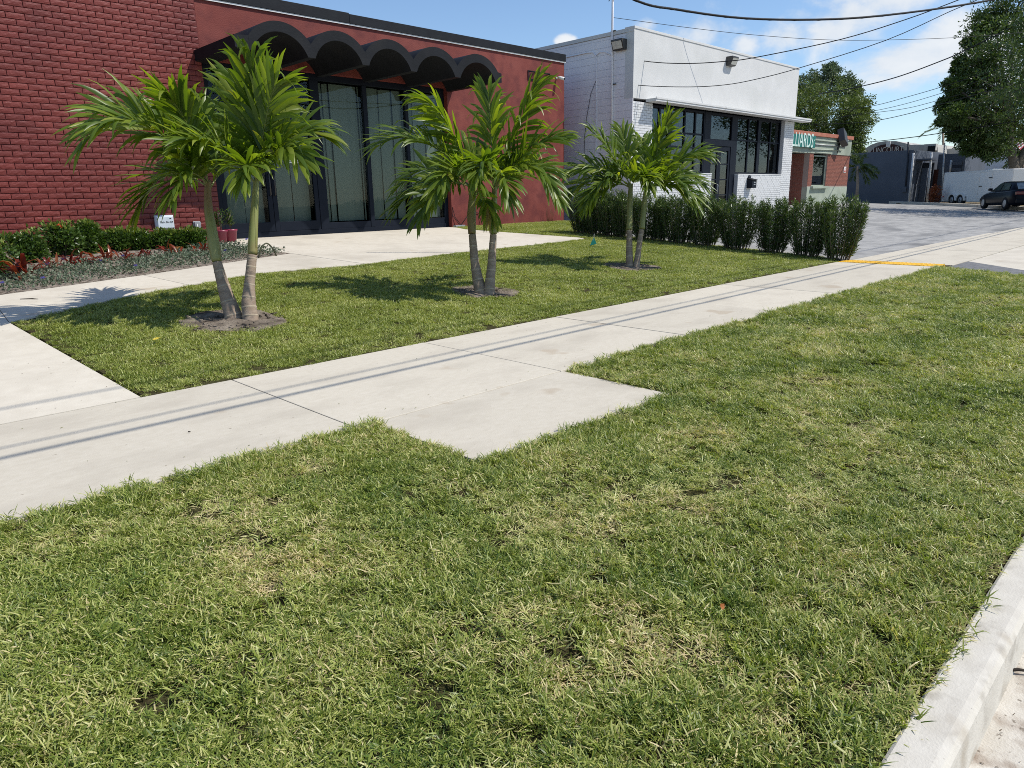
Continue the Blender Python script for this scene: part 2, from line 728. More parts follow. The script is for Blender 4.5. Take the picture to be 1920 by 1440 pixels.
def scatter(name, P, rot, scale, idx, sources, mt_hint=None):
    """one object whose points carry copies of a few small source meshes (geometry nodes)"""
    me = bpy.data.meshes.new(name)
    n = len(P)
    me.vertices.add(n)
    me.vertices.foreach_set('co', np.ascontiguousarray(P, dtype=np.float32).ravel())
    a = me.attributes.new('rot', 'FLOAT_VECTOR', 'POINT')
    a.data.foreach_set('vector', np.ascontiguousarray(rot, dtype=np.float32).ravel())
    a = me.attributes.new('scl', 'FLOAT', 'POINT')
    a.data.foreach_set('value', np.ascontiguousarray(scale, dtype=np.float32))
    a = me.attributes.new('pick', 'INT', 'POINT')
    a.data.foreach_set('value', np.ascontiguousarray(idx, dtype=np.int32))
    o = link(name, me)
    c = bpy.data.collections.new(name + '_sources')
    for i, sm in enumerate(sources):
        so_ = bpy.data.objects.new('%s_tuft_%02d' % (name, i), sm)
        c.objects.link(so_)
    ng = bpy.data.node_groups.new(name + '_scatter', 'GeometryNodeTree')
    ng.interface.new_socket('Geometry', in_out='INPUT', socket_type='NodeSocketGeometry')
    ng.interface.new_socket('Geometry', in_out='OUTPUT', socket_type='NodeSocketGeometry')
    N, L = ng.nodes, ng.links
    gi, go = N.new('NodeGroupInput'), N.new('NodeGroupOutput')
    ci = N.new('GeometryNodeCollectionInfo')
    ci.inputs['Collection'].default_value = c
    ci.inputs['Separate Children'].default_value = True
    ci.inputs['Reset Children'].default_value = True
    ip = N.new('GeometryNodeInstanceOnPoints')
    ip.inputs['Pick Instance'].default_value = True
    def named(nm, tp):
        q = N.new('GeometryNodeInputNamedAttribute')
        q.data_type = tp
        q.inputs['Name'].default_value = nm
        return q.outputs['Attribute']
    er = N.new('FunctionNodeEulerToRotation')
    L.new(named('rot', 'FLOAT_VECTOR'), er.inputs[0])
    L.new(gi.outputs[0], ip.inputs['Points'])
    L.new(ci.outputs[0], ip.inputs['Instance'])
    L.new(named('pick', 'INT'), ip.inputs['Instance Index'])
    L.new(er.outputs[0], ip.inputs['Rotation'])
    L.new(named('scl', 'FLOAT'), ip.inputs['Scale'])
    L.new(ip.outputs[0], go.inputs[0])
    md = o.modifiers.new('scatter', 'NODES')
    md.node_group = ng
    return o

# ------------------------------------------------------------------ materials
M_conc = mat('pale_concrete', (0.535, 0.485, 0.398), 0.85, (0.59, 0.54, 0.448), 7, 10, bump=0.0015, bump_scale=90, c3=(0.455, 0.41, 0.335), scale3=1.2, mix3=(0.48, 0.75), vary=0.055, specks=[((0.30, 0.26, 0.20), 26, 0.70), ((0.22, 0.19, 0.15), 75, 0.745), ((0.43, 0.36, 0.27), 1.7, 0.66)], spec=0.2)
M_walk = mat('sidewalk_concrete', (0.52, 0.47, 0.378), 0.88, (0.565, 0.515, 0.422), 16, 10, bump=0.0015, bump_scale=110, c3=(0.435, 0.39, 0.315), scale3=1.5, mix3=(0.48, 0.78), vary=0.055, specks=[((0.30, 0.26, 0.20), 26, 0.70), ((0.22, 0.19, 0.15), 75, 0.745), ((0.43, 0.36, 0.27), 1.7, 0.66)], spec=0.2, stretch=(1, 1.6, 1))
M_kerb = mat('kerb_concrete', (0.48, 0.445, 0.38), 0.9, (0.56, 0.525, 0.455), 9, 8, bump=0.0015, bump_scale=140, c3=(0.33, 0.30, 0.25), scale3=14, mix3=(0.56, 0.76), vary=0.05, specks=[((0.20, 0.17, 0.14), 60, 0.70), ((0.36, 0.31, 0.24), 3.0, 0.62)], spec=0.2)
M_gutter = mat('gutter_concrete', (0.47, 0.43, 0.36), 0.9, (0.58, 0.54, 0.47), 5, 9, bump=0.003, bump_scale=150, c3=(0.26, 0.20, 0.15), scale3=9, mix3=(0.52, 0.7), specks=[((0.14, 0.11, 0.08), 45, 0.66), ((0.24, 0.22, 0.20), 2.0, 0.6)], spec=0.2)
M_asph = mat('worn_asphalt', (0.25, 0.245, 0.235), 0.92, (0.37, 0.36, 0.34), 2.6, 9, bump=0.006, bump_scale=60, c3=(0.17, 0.168, 0.165), scale3=0.8, mix3=(0.5, 0.7), spec=0.25, stretch=(0.8, 1.6, 1))
M_asph2 = mat('patch_asphalt', (0.13, 0.13, 0.135), 0.92, (0.20, 0.20, 0.20), 12, 8, bump=0.006, bump_scale=80, spec=0.25)
M_road = mat('road_asphalt', (0.24, 0.235, 0.22), 0.92, (0.36, 0.345, 0.32), 0.8, 8, bump=0.005, bump_scale=50, c3=(0.15, 0.15, 0.15), scale3=0.35, mix3=(0.5, 0.7), spec=0.25, stretch=(0.6, 1.4, 1))
M_soil = mat('lawn_thatch', (0.032, 0.032, 0.012), 1.0, (0.085, 0.078, 0.034), 26, 8, bump=0.015, bump_scale=70, c3=(0.045, 0.034, 0.020), scale3=3, spec=0.05)
M_dirt = mat('dry_dirt', (0.155, 0.125, 0.098), 1.0, (0.29, 0.245, 0.195), 14, 9, bump=0.02, bump_scale=45, c3=(0.075, 0.058, 0.045), scale3=7, spec=0.05)
M_earth = mat('bare_earth', (0.17, 0.145, 0.11), 1.0, (0.26, 0.23, 0.18), 0.6, 8, bump=0.02, bump_scale=8, spec=0.05)
M_verge = mat('dry_verge', (0.21, 0.15, 0.095), 1.0, (0.33, 0.26, 0.18), 4, 8, bump=0.05, bump_scale=14, c3=(0.10, 0.10, 0.04), scale3=1.2, spec=0.05)
M_red = mat('red_painted_brick', (0.148, 0.0255, 0.0195), 0.55, (0.185, 0.036, 0.028), 9, 6, bump=0.005, bump_scale=34, spec=0.35, c3=(0.125, 0.022, 0.018), scale3=1.1, vary=0.10)
M_redmortar = mat('red_painted_joint', (0.085, 0.013, 0.012), 0.7, spec=0.2)
M_stucco = mat('red_stucco', (0.162, 0.032, 0.024), 0.7, (0.205, 0.050, 0.038), 1.4, 9, bump=0.005, bump_scale=45, c3=(0.125, 0.026, 0.023), scale3=3.5, spec=0.3)
M_black = mat('black_paint', (0.008, 0.009, 0.012), 0.6, (0.012, 0.014, 0.017), 5, 6, bump=0.002, bump_scale=25, spec=0.2)
M_canopy = mat('charcoal_canopy_paint', (0.008, 0.009, 0.011), 0.65, (0.012, 0.013, 0.016), 4, 8, bump=0.003, bump_scale=30, spec=0.18, c3=(0.020, 0.020, 0.020), scale3=1.2, mix3=(0.55, 0.8))
M_frame = mat('dark_navy_frame', (0.007, 0.010, 0.017), 0.5, (0.010, 0.013, 0.021), 3, 4, spec=0.12)
M_trim = mat('white_trim', (0.78, 0.77, 0.74), 0.5, (0.70, 0.69, 0.66), 8, 5, spec=0.4)
M_white = mat('white_stucco', (0.62, 0.615, 0.595), 0.75, (0.57, 0.565, 0.545), 1.6, 9, bump=0.004, bump_scale=20, c3=(0.53, 0.53, 0.505), scale3=0.7, mix3=(0.5, 0.8), spec=0.3)
M_block = mat('white_block_paint', (0.79, 0.765, 0.775), 0.7, (0.74, 0.715, 0.725), 2.5, 8, bump=0.003, bump_scale=40, spec=0.3)
M_wbrick = mat('white_brick_paint', (0.66, 0.66, 0.65), 0.6, (0.58, 0.58, 0.57), 8, 5, bump=0.003, bump_scale=40, spec=0.35)
M_wjoint = mat('white_brick_joint', (0.46, 0.46, 0.47), 0.8, spec=0.2)
M_glass = glass_mat('shop_glass')
M_glass2 = glass_mat('dark_glass', (0.45, 0.48, 0.5), 0.0, 0.35)
M_blind = mat('grey_green_blind', (0.30, 0.305, 0.265), 0.8, (0.33, 0.335, 0.295), 1.2, 4, spec=0.2, stretch=(3, 3, 0.3))
M_blindw = mat('pale_blind', (0.36, 0.365, 0.33), 0.8, spec=0.2)
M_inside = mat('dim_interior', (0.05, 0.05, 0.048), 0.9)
M_yellow = mat('yellow_paving', (0.88, 0.52, 0.045), 0.7, (0.76, 0.43, 0.04), 12, 5, spec=0.3)
M_metal = mat('galvanised_metal', (0.42, 0.43, 0.44), 0.45, (0.34, 0.35, 0.36), 8, 4, metal=0.6)
M_dmetal = mat('bronze_metal', (0.035, 0.033, 0.030), 0.45, (0.05, 0.046, 0.042), 9, 4, spec=0.5)
M_lens = mat('frosted_lens', (0.60, 0.58, 0.50), 0.35, (0.5, 0.48, 0.42), 14, 3, spec=0.5)
M_wire = mat('black_cable', (0.012, 0.012, 0.013), 0.7)
M_blue = mat('blue_skirting_paint', (0.11, 0.12, 0.25), 0.7, (0.09, 0.10, 0.21), 5, 5)
M_mulch = mat('pale_mulch', (0.20, 0.165, 0.13), 1.0, (0.36, 0.31, 0.26), 30, 8, bump=0.02, bump_scale=60, c3=(0.08, 0.06, 0.045), scale3=16, spec=0.05)

# ------------------------------------------------------------------ ground, road, paving
NEAR_Y, FAR_Y = 3.34, 4.98
tag(sheet('ground', [(-150, -150), (400, -150), (400, 300), (-150, 300)], -0.17, M_earth), kind='structure')
tag(sheet('road', [(-60, -9.0), (120, -9.0), (120, -0.35), (-60, -0.35)], -0.135, M_road, flat=True), kind='structure')
tag(sheet('gutter', [(-60, -0.352), (12.4, -0.352), (12.4, 0.247), (-60, 0.247)], -0.128, M_gutter, flat=True), kind='structure')

# kerb: separate cast lengths
kerb = empty('kerb', (0, 0.3, 0), kind='structure')
for k, (x0, x1) in enumerate([(-9, -6.0), (-6.0, -3.0), (-3.0, 0.15), (0.15, 3.2), (3.2, 6.2), (6.2, 9.2), (9.2, 12.2)]):
    mb = MB()
    x0 += 0.004
    prof = [(0.232, -0.16), (0.247, -0.02), (0.258, -0.004), (0.275, 0.0), (0.352, 0.0), (0.36, -0.006), (0.362, -0.16)]
    mb.prism([(x0, y, z) for y, z in prof], (x1 - x0, 0, 0))
    mb.build('kerb_length', M_kerb, kerb)

# sidewalk slabs
walk = empty('sidewalk', (6, 4.1, 0), kind='structure')
J = [2.02 + 1.77 * k for k in range(-5, 7)] + [13.22]
for a, b in zip(J[:-1], J[1:]):
    mb = MB().box((a + 0.004, NEAR_Y, -0.11), (b - 0.004, FAR_Y, 0.0 + random.uniform(-0.002, 0.002)))
    mb.build('slab', M_walk, walk, bevel=0.006)
MB().prism([(2.14, 2.42, -0.11), (3.79, 2.40, -0.11), (3.80, NEAR_Y - 0.01, -0.11), (2.14, NEAR_Y - 0.01, -0.11)], (0, 0, 0.109)).build('slab', M_walk, walk, bevel=0.006)
# driveway crossing: concrete carried on to the right
AP = [13.66, 17.0, 20.5, 24.0, 27.5, 31.0, 36.0, 42.0]
for a, b in zip(AP[:-1], AP[1:]):
    MB().box((a + 0.006, 3.25, -0.11), (b - 0.006, 4.93 - 0.02 * (a > 20) * (a - 20), -0.004 + random.uniform(-0.002, 0.002))).build('slab', M_walk, walk, bevel=0.006)
tag(sheet('driveway_apron', [(14.55, 3.23), (42, 3.23), (42, -0.35), (13.8, -0.35), (13.25, 2.1)], -0.012, M_conc, flat=True), kind='structure')
tag(sheet('asphalt_patch', [(13.24, 3.22), (14.53, 3.22), (13.3, 2.12), (12.9, 0.0), (12.2, 0.0), (12.4, 2.05)], -0.006, M_asph2, flat=True), kind='structure')

# tactile strip with its studs
strip = empty('tactile_paving', (13.43, 4.1, 0), label='yellow tactile warning strip across the sidewalk at the driveway', cat='paving')
MB().box((13.225, 3.36, -0.05), (13.655, 4.96, 0.006)).build('base_plate', M_yellow, strip)
mb = MB()
for i in range(7):
    for j in range(26):
        x, y = 13.255 + i * 0.0605, 3.39 + j * 0.0615
        mb.lathe([(0.015, 0.0055), (0.012, 0.010), (0.006, 0.0115)], (x, y, 0), 6)
tag(mb.build('stud', M_yellow, strip), kind='stuff')

# left driveway and the entrance path (front edge F as measured on the lawn)
Fp = [(1.40, FAR_Y + 0.03), (1.24, 8.15), (2.80, 9.05), (4.5, 9.70), (6.0, 9.62), (8.3, 9.92), (10.6, 10.08), (12.5, 10.30)]
tag(sheet('driveway', [(-9, FAR_Y + 0.012), (1.40, FAR_Y + 0.012), (1.24, 8.15), (1.36, 9.78), (-9, 6.3)], 0.0, M_conc, thick=0.1), kind='structure')
path = empty('entrance_path', (6, 11, 0.3), kind='structure')
sheet('slab', [(1.248, 8.16), (2.80, 9.05), (3.36, 9.27), (3.20, 10.42), (1.368, 9.79)], 0.001, M_conc, path, thick=0.1)
sheet('slab', [(3.372, 9.275), (4.5, 9.70), (6.0, 9.62), (6.25, 9.65), (5.96, 11.50), (3.212, 10.425)], 0.0, M_conc, path, thick=0.1)
sheet('slab', [(6.262, 9.652), (8.3, 9.92), (10.6, 10.08), (12.5, 10.30), (12.62, 10.55), (11.75, 13.5), (12.05, 14.52), (5.95, 14.52), (5.52, 13.35), (5.972, 11.51)], 0.001, M_conc, path, thick=0.1)

# lawns: the dark thatch between the blades
LAWN_F = [(-6, 0.366), (12.1, 0.366), (12.35, 2.05), (12.95, 3.0), (13.15, NEAR_Y - 0.012), (3.82, NEAR_Y - 0.012), (3.81, 2.385), (2.12, 2.40), (2.125, NEAR_Y - 0.012), (-6, NEAR_Y - 0.012)]
LAWN_B = [(1.43, FAR_Y + 0.02), (13.30, FAR_Y + 0.02), (13.75, 5.2), (13.95, 11.6), (16.2, 12.4), (16.4, 14.38), (12.08, 14.38), (11.79, 13.5), (12.65, 10.55), (12.52, 10.28), (10.6, 10.05), (8.3, 9.89), (6.0, 9.59), (4.5, 9.67), (2.80, 9.02), (1.27, 8.12)]
tag(sheet('front_lawn', LAWN_F, -0.012, M_soil, thick=0.10), kind='structure')
tag(sheet('entrance_lawn', LAWN_B, -0.006, M_soil, thick=0.12), kind='structure')

# flower bed soil
BED = [(-6, 7.35), (1.36, 9.80), (5.955, 11.515), (5.505, 13.36), (5.9, 14.36), (-6, 14.36)]
tag(sheet('flower_bed', BED, 0.004, M_mulch, thick=0.1), kind='structure')

# parking lot and cross street
tag(sheet('parking_lot', [(13.77, 5.2), (13.5, 4.99), (13.68, 4.95), (42, 4.55), (46, 9), (47, 17.0), (40, 26), (27.5, 26), (27.2, 12.05), (16.9, 12.05), (16.25, 12.35), (13.97, 11.6)], -0.008, M_asph, thick=0.05), kind='structure')
tag(sheet('cross_street', [(42.02, -0.34), (52, -0.34), (54.5, 8), (55.2, 22), (54, 60), (47.4, 60), (47.05, 17.0), (46.02, 9), (42.03, 4.5)], -0.03, M_road, thick=0.05), kind='structure')


# ------------------------------------------------------------------ red building
YB, FLOOR, TOPZ = 14.40, 0.53, 4.94
XO0, XO1, ZO = 6.02, 12.08, 3.90          # opening of the shop front
red = empty('red_building', (9, YB, FLOOR), label='low red building with brick end wall and scalloped black canopy', cat='building')
mb = MB()
def flat_wall(mb, loop, y, d):
    mb.prism([(x, y, z) for x, z in loop], (0, d, 0))
flat_wall(mb, [(XO0, ZO), (XO1, ZO), (XO1, 0.2), (16.51, 0.2), (16.51, TOPZ), (XO0, TOPZ)], YB, 0.28)
mb.build('stucco_wall', M_stucco, red)
mb = MB().box((-9, YB - 0.028, 0.2), (XO0 - 0.002, YB + 0.28, TOPZ))
brick_wall = mb.build('brick_wall', M_redmortar, red)
mb = MB().box((-9, YB - 0.05, TOPZ + 0.035), (9.36, YB + 0.4, TOPZ + 0.245))
mb.box((9.364, YB - 0.052, TOPZ + 0.033), (16.53, YB + 0.4, TOPZ + 0.225))
mb.build('roof_fascia', M_black, red, bevel=0.006)
MB().box((-9, YB - 0.036, TOPZ + 0.002), (16.535, YB + 0.3, TOPZ + 0.034)).build('drip_trim', M_trim, red)
MB().box((-9, YB + 0.29, TOPZ - 0.3), (16.3, YB + 12, TOPZ + 0.0)).build('roof', M_black, red)
mb = MB()
mb.box((16.23, YB + 0.29, 0.2), (16.50, YB + 12, TOPZ - 0.31))
mb.box((-9, YB + 11.7, 0.2), (16.2, YB + 12, TOPZ - 0.31))
mb.build('rear_wall', M_stucco, red)
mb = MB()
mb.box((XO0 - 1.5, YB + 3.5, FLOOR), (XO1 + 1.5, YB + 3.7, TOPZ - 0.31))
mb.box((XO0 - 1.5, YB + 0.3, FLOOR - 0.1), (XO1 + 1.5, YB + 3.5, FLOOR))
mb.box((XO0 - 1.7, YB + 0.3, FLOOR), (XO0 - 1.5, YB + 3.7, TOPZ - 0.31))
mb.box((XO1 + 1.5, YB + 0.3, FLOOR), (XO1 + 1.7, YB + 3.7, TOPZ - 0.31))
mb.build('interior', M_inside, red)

# bricks: eight rough-faced shapes shared by all
BW, BH, BL, BC = 0.0085, 0.0963, 0.2645, 0.006


def brick_mesh(i, L):
    bm = bmesh.new()
    nx, nz = 6, 3
    hx, hz = (L - 0.0125) / 2, (BH - 0.0125) / 2
    g = {}
    r = random.Random(100 + i)
    ph = [r.uniform(0, 6) for _ in range(6)]
    for a in range(nx + 1):
        for b in range(nz + 1):
            x, z = -hx + 2 * hx * a / nx, -hz + 2 * hz * b / nz
            edge = a in (0, nx) or b in (0, nz)
            y = 0.0035 if edge else (-0.0016 * math.sin(x * 21 + z * 60 * (1 if i % 2 else -1) + ph[0]) - 0.0012 * math.sin(x * 47 - z * 90 + ph[1]) + r.uniform(-0.0022, 0.0012))
            if edge and 0 < a < nx:
                z += r.uniform(-0.0022, 0.0022)
            g[a, b] = bm.verts.new((x, y, z))
    for a in range(nx):
        for b in range(nz):
            bm.faces.new((g[a, b], g[a + 1, b], g[a + 1, b + 1], g[a, b + 1]))
    rim = [g[a, 0] for a in range(nx + 1)] + [g[nx, b] for b in range(1, nz + 1)] + [g[a, nz] for a in range(nx - 1, -1, -1)] + [g[0, b] for b in range(nz - 1, 0, -1)]
    back = [bm.verts.new((v.co.x * 1.0, 0.034, v.co.z)) for v in rim]
    for k in range(len(rim)):
        k2 = (k + 1) % len(rim)
        bm.faces.new((rim[k2], rim[k], back[k], back[k2]))
    me = bpy.data.meshes.new('brick')
    bm.to_mesh(me)
    bm.free()
    me.materials.append(M_red)
    return me


full = [brick_mesh(i, BL) for i in range(8)]
half = [brick_mesh(20 + i, BL * 0.5) for i in range(3)]
brick_spots = []
rows = int((TOPZ - 0.40) / BH)
for r in range(rows + 1):
    z = TOPZ - 0.004 - BH * (r + 0.5)
    if z < 0.45:
        break
    off = (r % 2) * 0.5 + random.uniform(-0.02, 0.02)
    x_right = XO0 - 0.006
    if r % 2:
        brick_spots.append((x_right - BL * 0.25, z, 1))
        x = x_right - BL * 0.5 - BL / 2
    else:
        x = x_right - BL / 2
    while x > -3.2:
        brick_spots.append((x, z, 0))
        x -= BL
def seen(x, z):
    q = np.array([x, YB, z]) - CAM
    D = q @ FW
    px, py = 960 + F_PX * (q @ RT) / D, 720 - F_PX * (q @ UP) / D
    return (-12 < px < 1932 and -8 < py < 1448), px, py
vis = [(s, seen(s[0], s[1])) for s in brick_spots]
inview = [v for v in vis if v[1][0] and not (v[1][1] < 400 and v[1][2] > 455)]
inview.sort(key=lambda v: (v[0][0] + 0.9) ** 2 + (v[0][1] - 1.25) ** 2)
chosen = set(id(v[0]) for v in inview[:296])
rest = MB()
for s in brick_spots:
    x, z, h = s
    me = random.choice(half if h else full)
    yj = YB - 0.042 + random.uniform(-0.003, 0.003)
    if id(s) in chosen:
        o = bpy.data.objects.new('brick', me)
        col.objects.link(o)
        o.parent = red
        o.location = (x - 9, yj - YB, z - FLOOR)
        if random.random() < 0.5 and not h:
            o.rotation_euler = (0, math.pi, 0)
    else:
        rest.add([(v.co.x + x, v.co.y + yj, v.co.z + z) for v in me.vertices], [tuple(p.vertices) for p in me.polygons])
tag(rest.build('brick', M_red, red), kind='stuff')

# scalloped canopy: five concrete barrel vaults joined side by side
YC = 12.62
VX = [6.16, 7.36, 8.54, 9.72, 10.92, 12.14]
ZV, ZP, ZFOOT, ZIN = 4.055, 4.36, 3.82, 4.185


def arc(xa, xb, za, zp, n):
    w = (xb - xa) / 2
    h = zp - za
    r = (w * w + h * h) / (2 * h)
    cx, cz = (xa + xb) / 2, zp - r
    a0 = math.asin(w / r)
    return [(cx + r * math.sin(-a0 + 2 * a0 * k / n), cz + r * math.cos(-a0 + 2 * a0 * k / n)) for k in range(n + 1)]


canopy = []
for i in range(5):
    xa, xb = VX[i], VX[i + 1]
    n = 18
    outer = arc(xa, xb, ZV, ZP, n)
    inner = arc(xa + (0.075 if i else 0.05), xb - 0.075, ZFOOT, ZIN, n)
    mb = MB()
    # cross-section as quads between the two curves, carried from the front edge back to the wall
    lx = (xa - 0.25, xa + 0.0) if i == 0 else (xa, xa)
    o_pts = outer
    i_pts = inner
    yf, yb = YC, YB - 0.002
    vs = []
    for (x, z), (x2, z2) in zip(o_pts, i_pts):
        vs += [(x, yf, z), (x2, yf, z2), (x, yb, z), (x2, yb, z2)]
    fs = []
    for k in range(n):
        a, b = 4 * k, 4 * (k + 1)
        fs += [(a, a + 1, b + 1, b), (a + 2, b + 2, b + 3, a + 3)]
    mb.add(vs, fs)
    vs = [(x, yf, z) for x, z in o_pts] + [(x, yb, z) for x, z in o_pts]
    mb.add(vs, [(k, k + 1, n + 2 + k, n + 1 + k) for k in range(n)], True)
    vs = [(x, yf, z) for x, z in i_pts] + [(x, yb, z) for x, z in i_pts]
    mb.add(vs, [(k + 1, k, n + 1 + k, n + 2 + k) for k in range(n)], True)
    # feet in the valleys
    mb.prism([(xa, yf, ZFOOT), (xa + (0.075 if i else 0.05), yf, ZFOOT), (xa, yf, ZV)], (0, yb - yf, 0))
    mb.prism([(xb - 0.075, yf, ZFOOT), (xb, yf, ZFOOT), (xb, yf, ZV)], (0, yb - yf, 0))
    if i == 0:
        mb.prism([(xa - 0.26, yf, ZFOOT + 0.02), (xa - 0.002, yf, ZFOOT), (xa - 0.002, yf, ZV - 0.005), (xa - 0.26, yf, ZV - 0.02)], (0, yb - yf, 0))
    if i == 4:
        mb.prism([(xb + 0.002, yf, ZFOOT), (xb + 0.12, yf, ZFOOT + 0.01), (xb + 0.12, yf, ZV - 0.03), (xb + 0.002, yf, ZV - 0.01)], (0, yb - yf, 0))
    mb.build('canopy_vault', M_canopy, red)

# shop front
YF = YB + 0.16
def fx(px, py=300):
    return float(onY(px, py, YF)[0])
GT = 3.77
front = empty('shop_front', (9, YF, FLOOR))
front.parent = red
front.location = (0, 0.16, 0)
mb = MB()
mb.box((XO0, YF - 0.03, FLOOR - 0.02), (XO1, YF + 0.07, FLOOR + 0.10))        # sill rail
mb.box((XO0, YF - 0.03, GT), (XO1, YF + 0.07, ZO - 0.002))                    # head rail
XM = [(XO0 + 0.004, 6.16), (8.35, 8.56), (9.68, 9.79), (10.86, 10.95), (11.97, XO1 - 0.004)]
for a, b in XM:
    mb.box((a, YF - 0.034, FLOOR + 0.10), (b, YF + 0.074, GT))
mb.box((8.56, YF - 0.02, FLOOR + 0.10), (11.97, YF + 0.06, FLOOR + 0.24))
mb.box((6.16, YF - 0.028, 2.78), (8.35, YF + 0.068, 2.92))                    # transom bar over the doors
mb.build('frame', M_frame, front, bevel=0.006)
for (a, b, z0, z1) in [(8.56, 9.68, FLOOR + 0.24, GT), (9.79, 10.86, FLOOR + 0.24, GT), (10.95, 11.97, FLOOR + 0.24, GT), (6.16, 8.35, 2.92, GT)]:
    MB().box((a + 0.002, YF + 0.012, z0 + 0.002), (b - 0.002, YF + 0.020, z1 - 0.002)).build('pane', M_glass, front)
for i, (a, b) in enumerate([(6.165, 7.25), (7.26, 8.345)]):
    d = empty('door', (0, 0, 0))
    d.parent = red
    d.location = ((a + b) / 2 - 9, 0.16, 0)
    mb = MB()
    s = 0.10
    mb.box((a, YF - 0.022, FLOOR + 0.105), (a + s, YF + 0.03, 2.775))
    mb.box((b - s, YF - 0.022, FLOOR + 0.105), (b, YF + 0.03, 2.775))
    mb.box((a + s, YF - 0.022, FLOOR + 0.105), (b - s, YF + 0.03, FLOOR + 0.30))
    mb.box((a + s, YF - 0.022, 2.66), (b - s, YF + 0.03, 2.775))
    mb.build('door_frame', M_frame, d, bevel=0.005)
    MB().box((a + s, YF, FLOOR + 0.30), (b - s, YF + 0.008, 2.66)).build('pane', M_glass, d)
    hx = b - 0.05 if i == 0 else a + 0.05
    MB().tube([(hx, YF - 0.02, FLOOR + 0.85), (hx, YF - 0.07, FLOOR + 0.87), (hx, YF - 0.07, FLOOR + 1.27), (hx, YF - 0.02, FLOOR + 1.29)], 0.014, 8).build('handle', M_dmetal, d)
# hanging fabric panels close behind the panes
for a, b in [(8.56, 9.68), (9.79, 10.86), (10.95, 11.97)]:
    x = a + 0.01
    wds = [0.085, 0.075, 0.07, 0.10, 0.45, 0.28] if a < 9 else ([0.32, 0.09, 0.08, 0.30, 0.25] if a < 10 else [0.14, 0.09, 0.12, 0.26, 0.34])
    k = 0
    while x < b - 0.03:
        w = min(wds[k % len(wds)], b - 0.01 - x)
        mb = MB()
        nseg = max(2, int(w / 0.05))
        dy = YF + 0.13 + 0.035 * (k % 2)
        vs = []
        for j in range(nseg + 1):
            xx = x + 0.004 + (w - 0.010) * j / nseg
            yy = dy + 0.006 * math.sin(j * 2.1 + k)
            vs += [(xx, yy, FLOOR + 0.26), (xx, yy, GT - 0.02 - (0.02 if k == 2 else 0))]
        vs += [(v[0], v[1] + 0.004, v[2]) for v in vs]
        n2 = 2 * (nseg + 1)
        fs = []
        for j in range(nseg):
            q = 2 * j
            fs += [(q, q + 2, q + 3, q + 1), (n2 + q, n2 + q + 1, n2 + q + 3, n2 + q + 2)]
        mb.add(vs, fs, True)
        mb.build('blind_panel', M_blindw if (a > 10 and k == 2) else M_blind, front)
        x += w
        k += 1
for a, b in [(6.27, 6.72), (6.73, 7.14), (7.36, 7.82), (7.84, 8.24)]:
    mb = MB().box((a, YF + 0.2, FLOOR + 0.1), (b, YF + 0.206, 2.7))
    mb.build('blind_panel', M_blind, front)
# notice stuck on the right-hand door
nt_ = empty('door_notice', onY(551, 303, YF - 0.004), label='small white notice strip stuck on the glass door', cat='sign')
p = onY(551, 303, YF - 0.004)
MB().box((p[0] - 0.115, YF - 0.006, p[2] - 0.030), (p[0] + 0.115, YF - 0.001, p[2] + 0.030)).build('plate', M_trim, nt_)
text('NO SOLICITING', 'lettering', (p[0], YF - 0.0075, p[2]), (1, 0, 0), (0, 0, 1), 0.036, M_black, nt_, sx=0.78, ext=0.0008)

# wall vent with an open lattice, right of the canopy
va, vb = onY(991, 126, YB), onY(1030, 153, YB)
v = empty('wall_vent', (va[0], YB, va[2]), label='dark lattice vent grille high on the red wall', cat='vent')
x0, x1, z0, z1 = va[0] - 0.02, vb[0], vb[2] - 0.02, va[2] - 0.10
MB().box((x0, YB - 0.006, z0), (x1, YB - 0.001, z1)).build('backing', M_black, v)
mb = MB()
mb.box((x0 - 0.02, YB - 0.02, z0 - 0.02), (x1 + 0.02, YB - 0.002, z0)); mb.box((x0 - 0.02, YB - 0.02, z1), (x1 + 0.02, YB - 0.002, z1 + 0.02))
mb.box((x0 - 0.02, YB - 0.02, z0), (x0, YB - 0.002, z1)); mb.box((x1, YB - 0.02, z0), (x1 + 0.02, YB - 0.002, z1))
mb.build('frame', M_canopy, v)
for k in range(1, 7):
    zz = z0 + (z1 - z0) * k / 7
    MB().box((x0, YB - 0.016, zz - 0.006), (x1, YB - 0.008, zz + 0.006)).build('slat', M_stucco, v)
# security camera
p = onY(1044, 148, YB)
c = empty('security_camera', (p[0], YB, p[2]), label='small white security camera on the red wall', cat='camera')
MB().lathe([(0.035, 0.0), (0.04, -0.02), (0.015, -0.03), (0.013, -0.085)], (p[0] - 0.02, YB, p[2] + 0.02), 12, axis='Y').build('mount', M_trim, c)
mb = MB()
mb.tube([(p[0] - 0.02, YB - 0.06, p[2] + 0.03), (p[0] + 0.0, YB - 0.12, p[2] + 0.015), (p[0] + 0.05, YB - 0.24, p[2] - 0.02)], [0.03, 0.045, 0.045], 12)
mb.build('housing', M_trim, c)
MB().tube([(p[0] + 0.05, YB - 0.241, p[2] - 0.02), (p[0] + 0.054, YB - 0.25, p[2] - 0.023)], [0.038, 0.036], 12).build('lens', M_black, c)

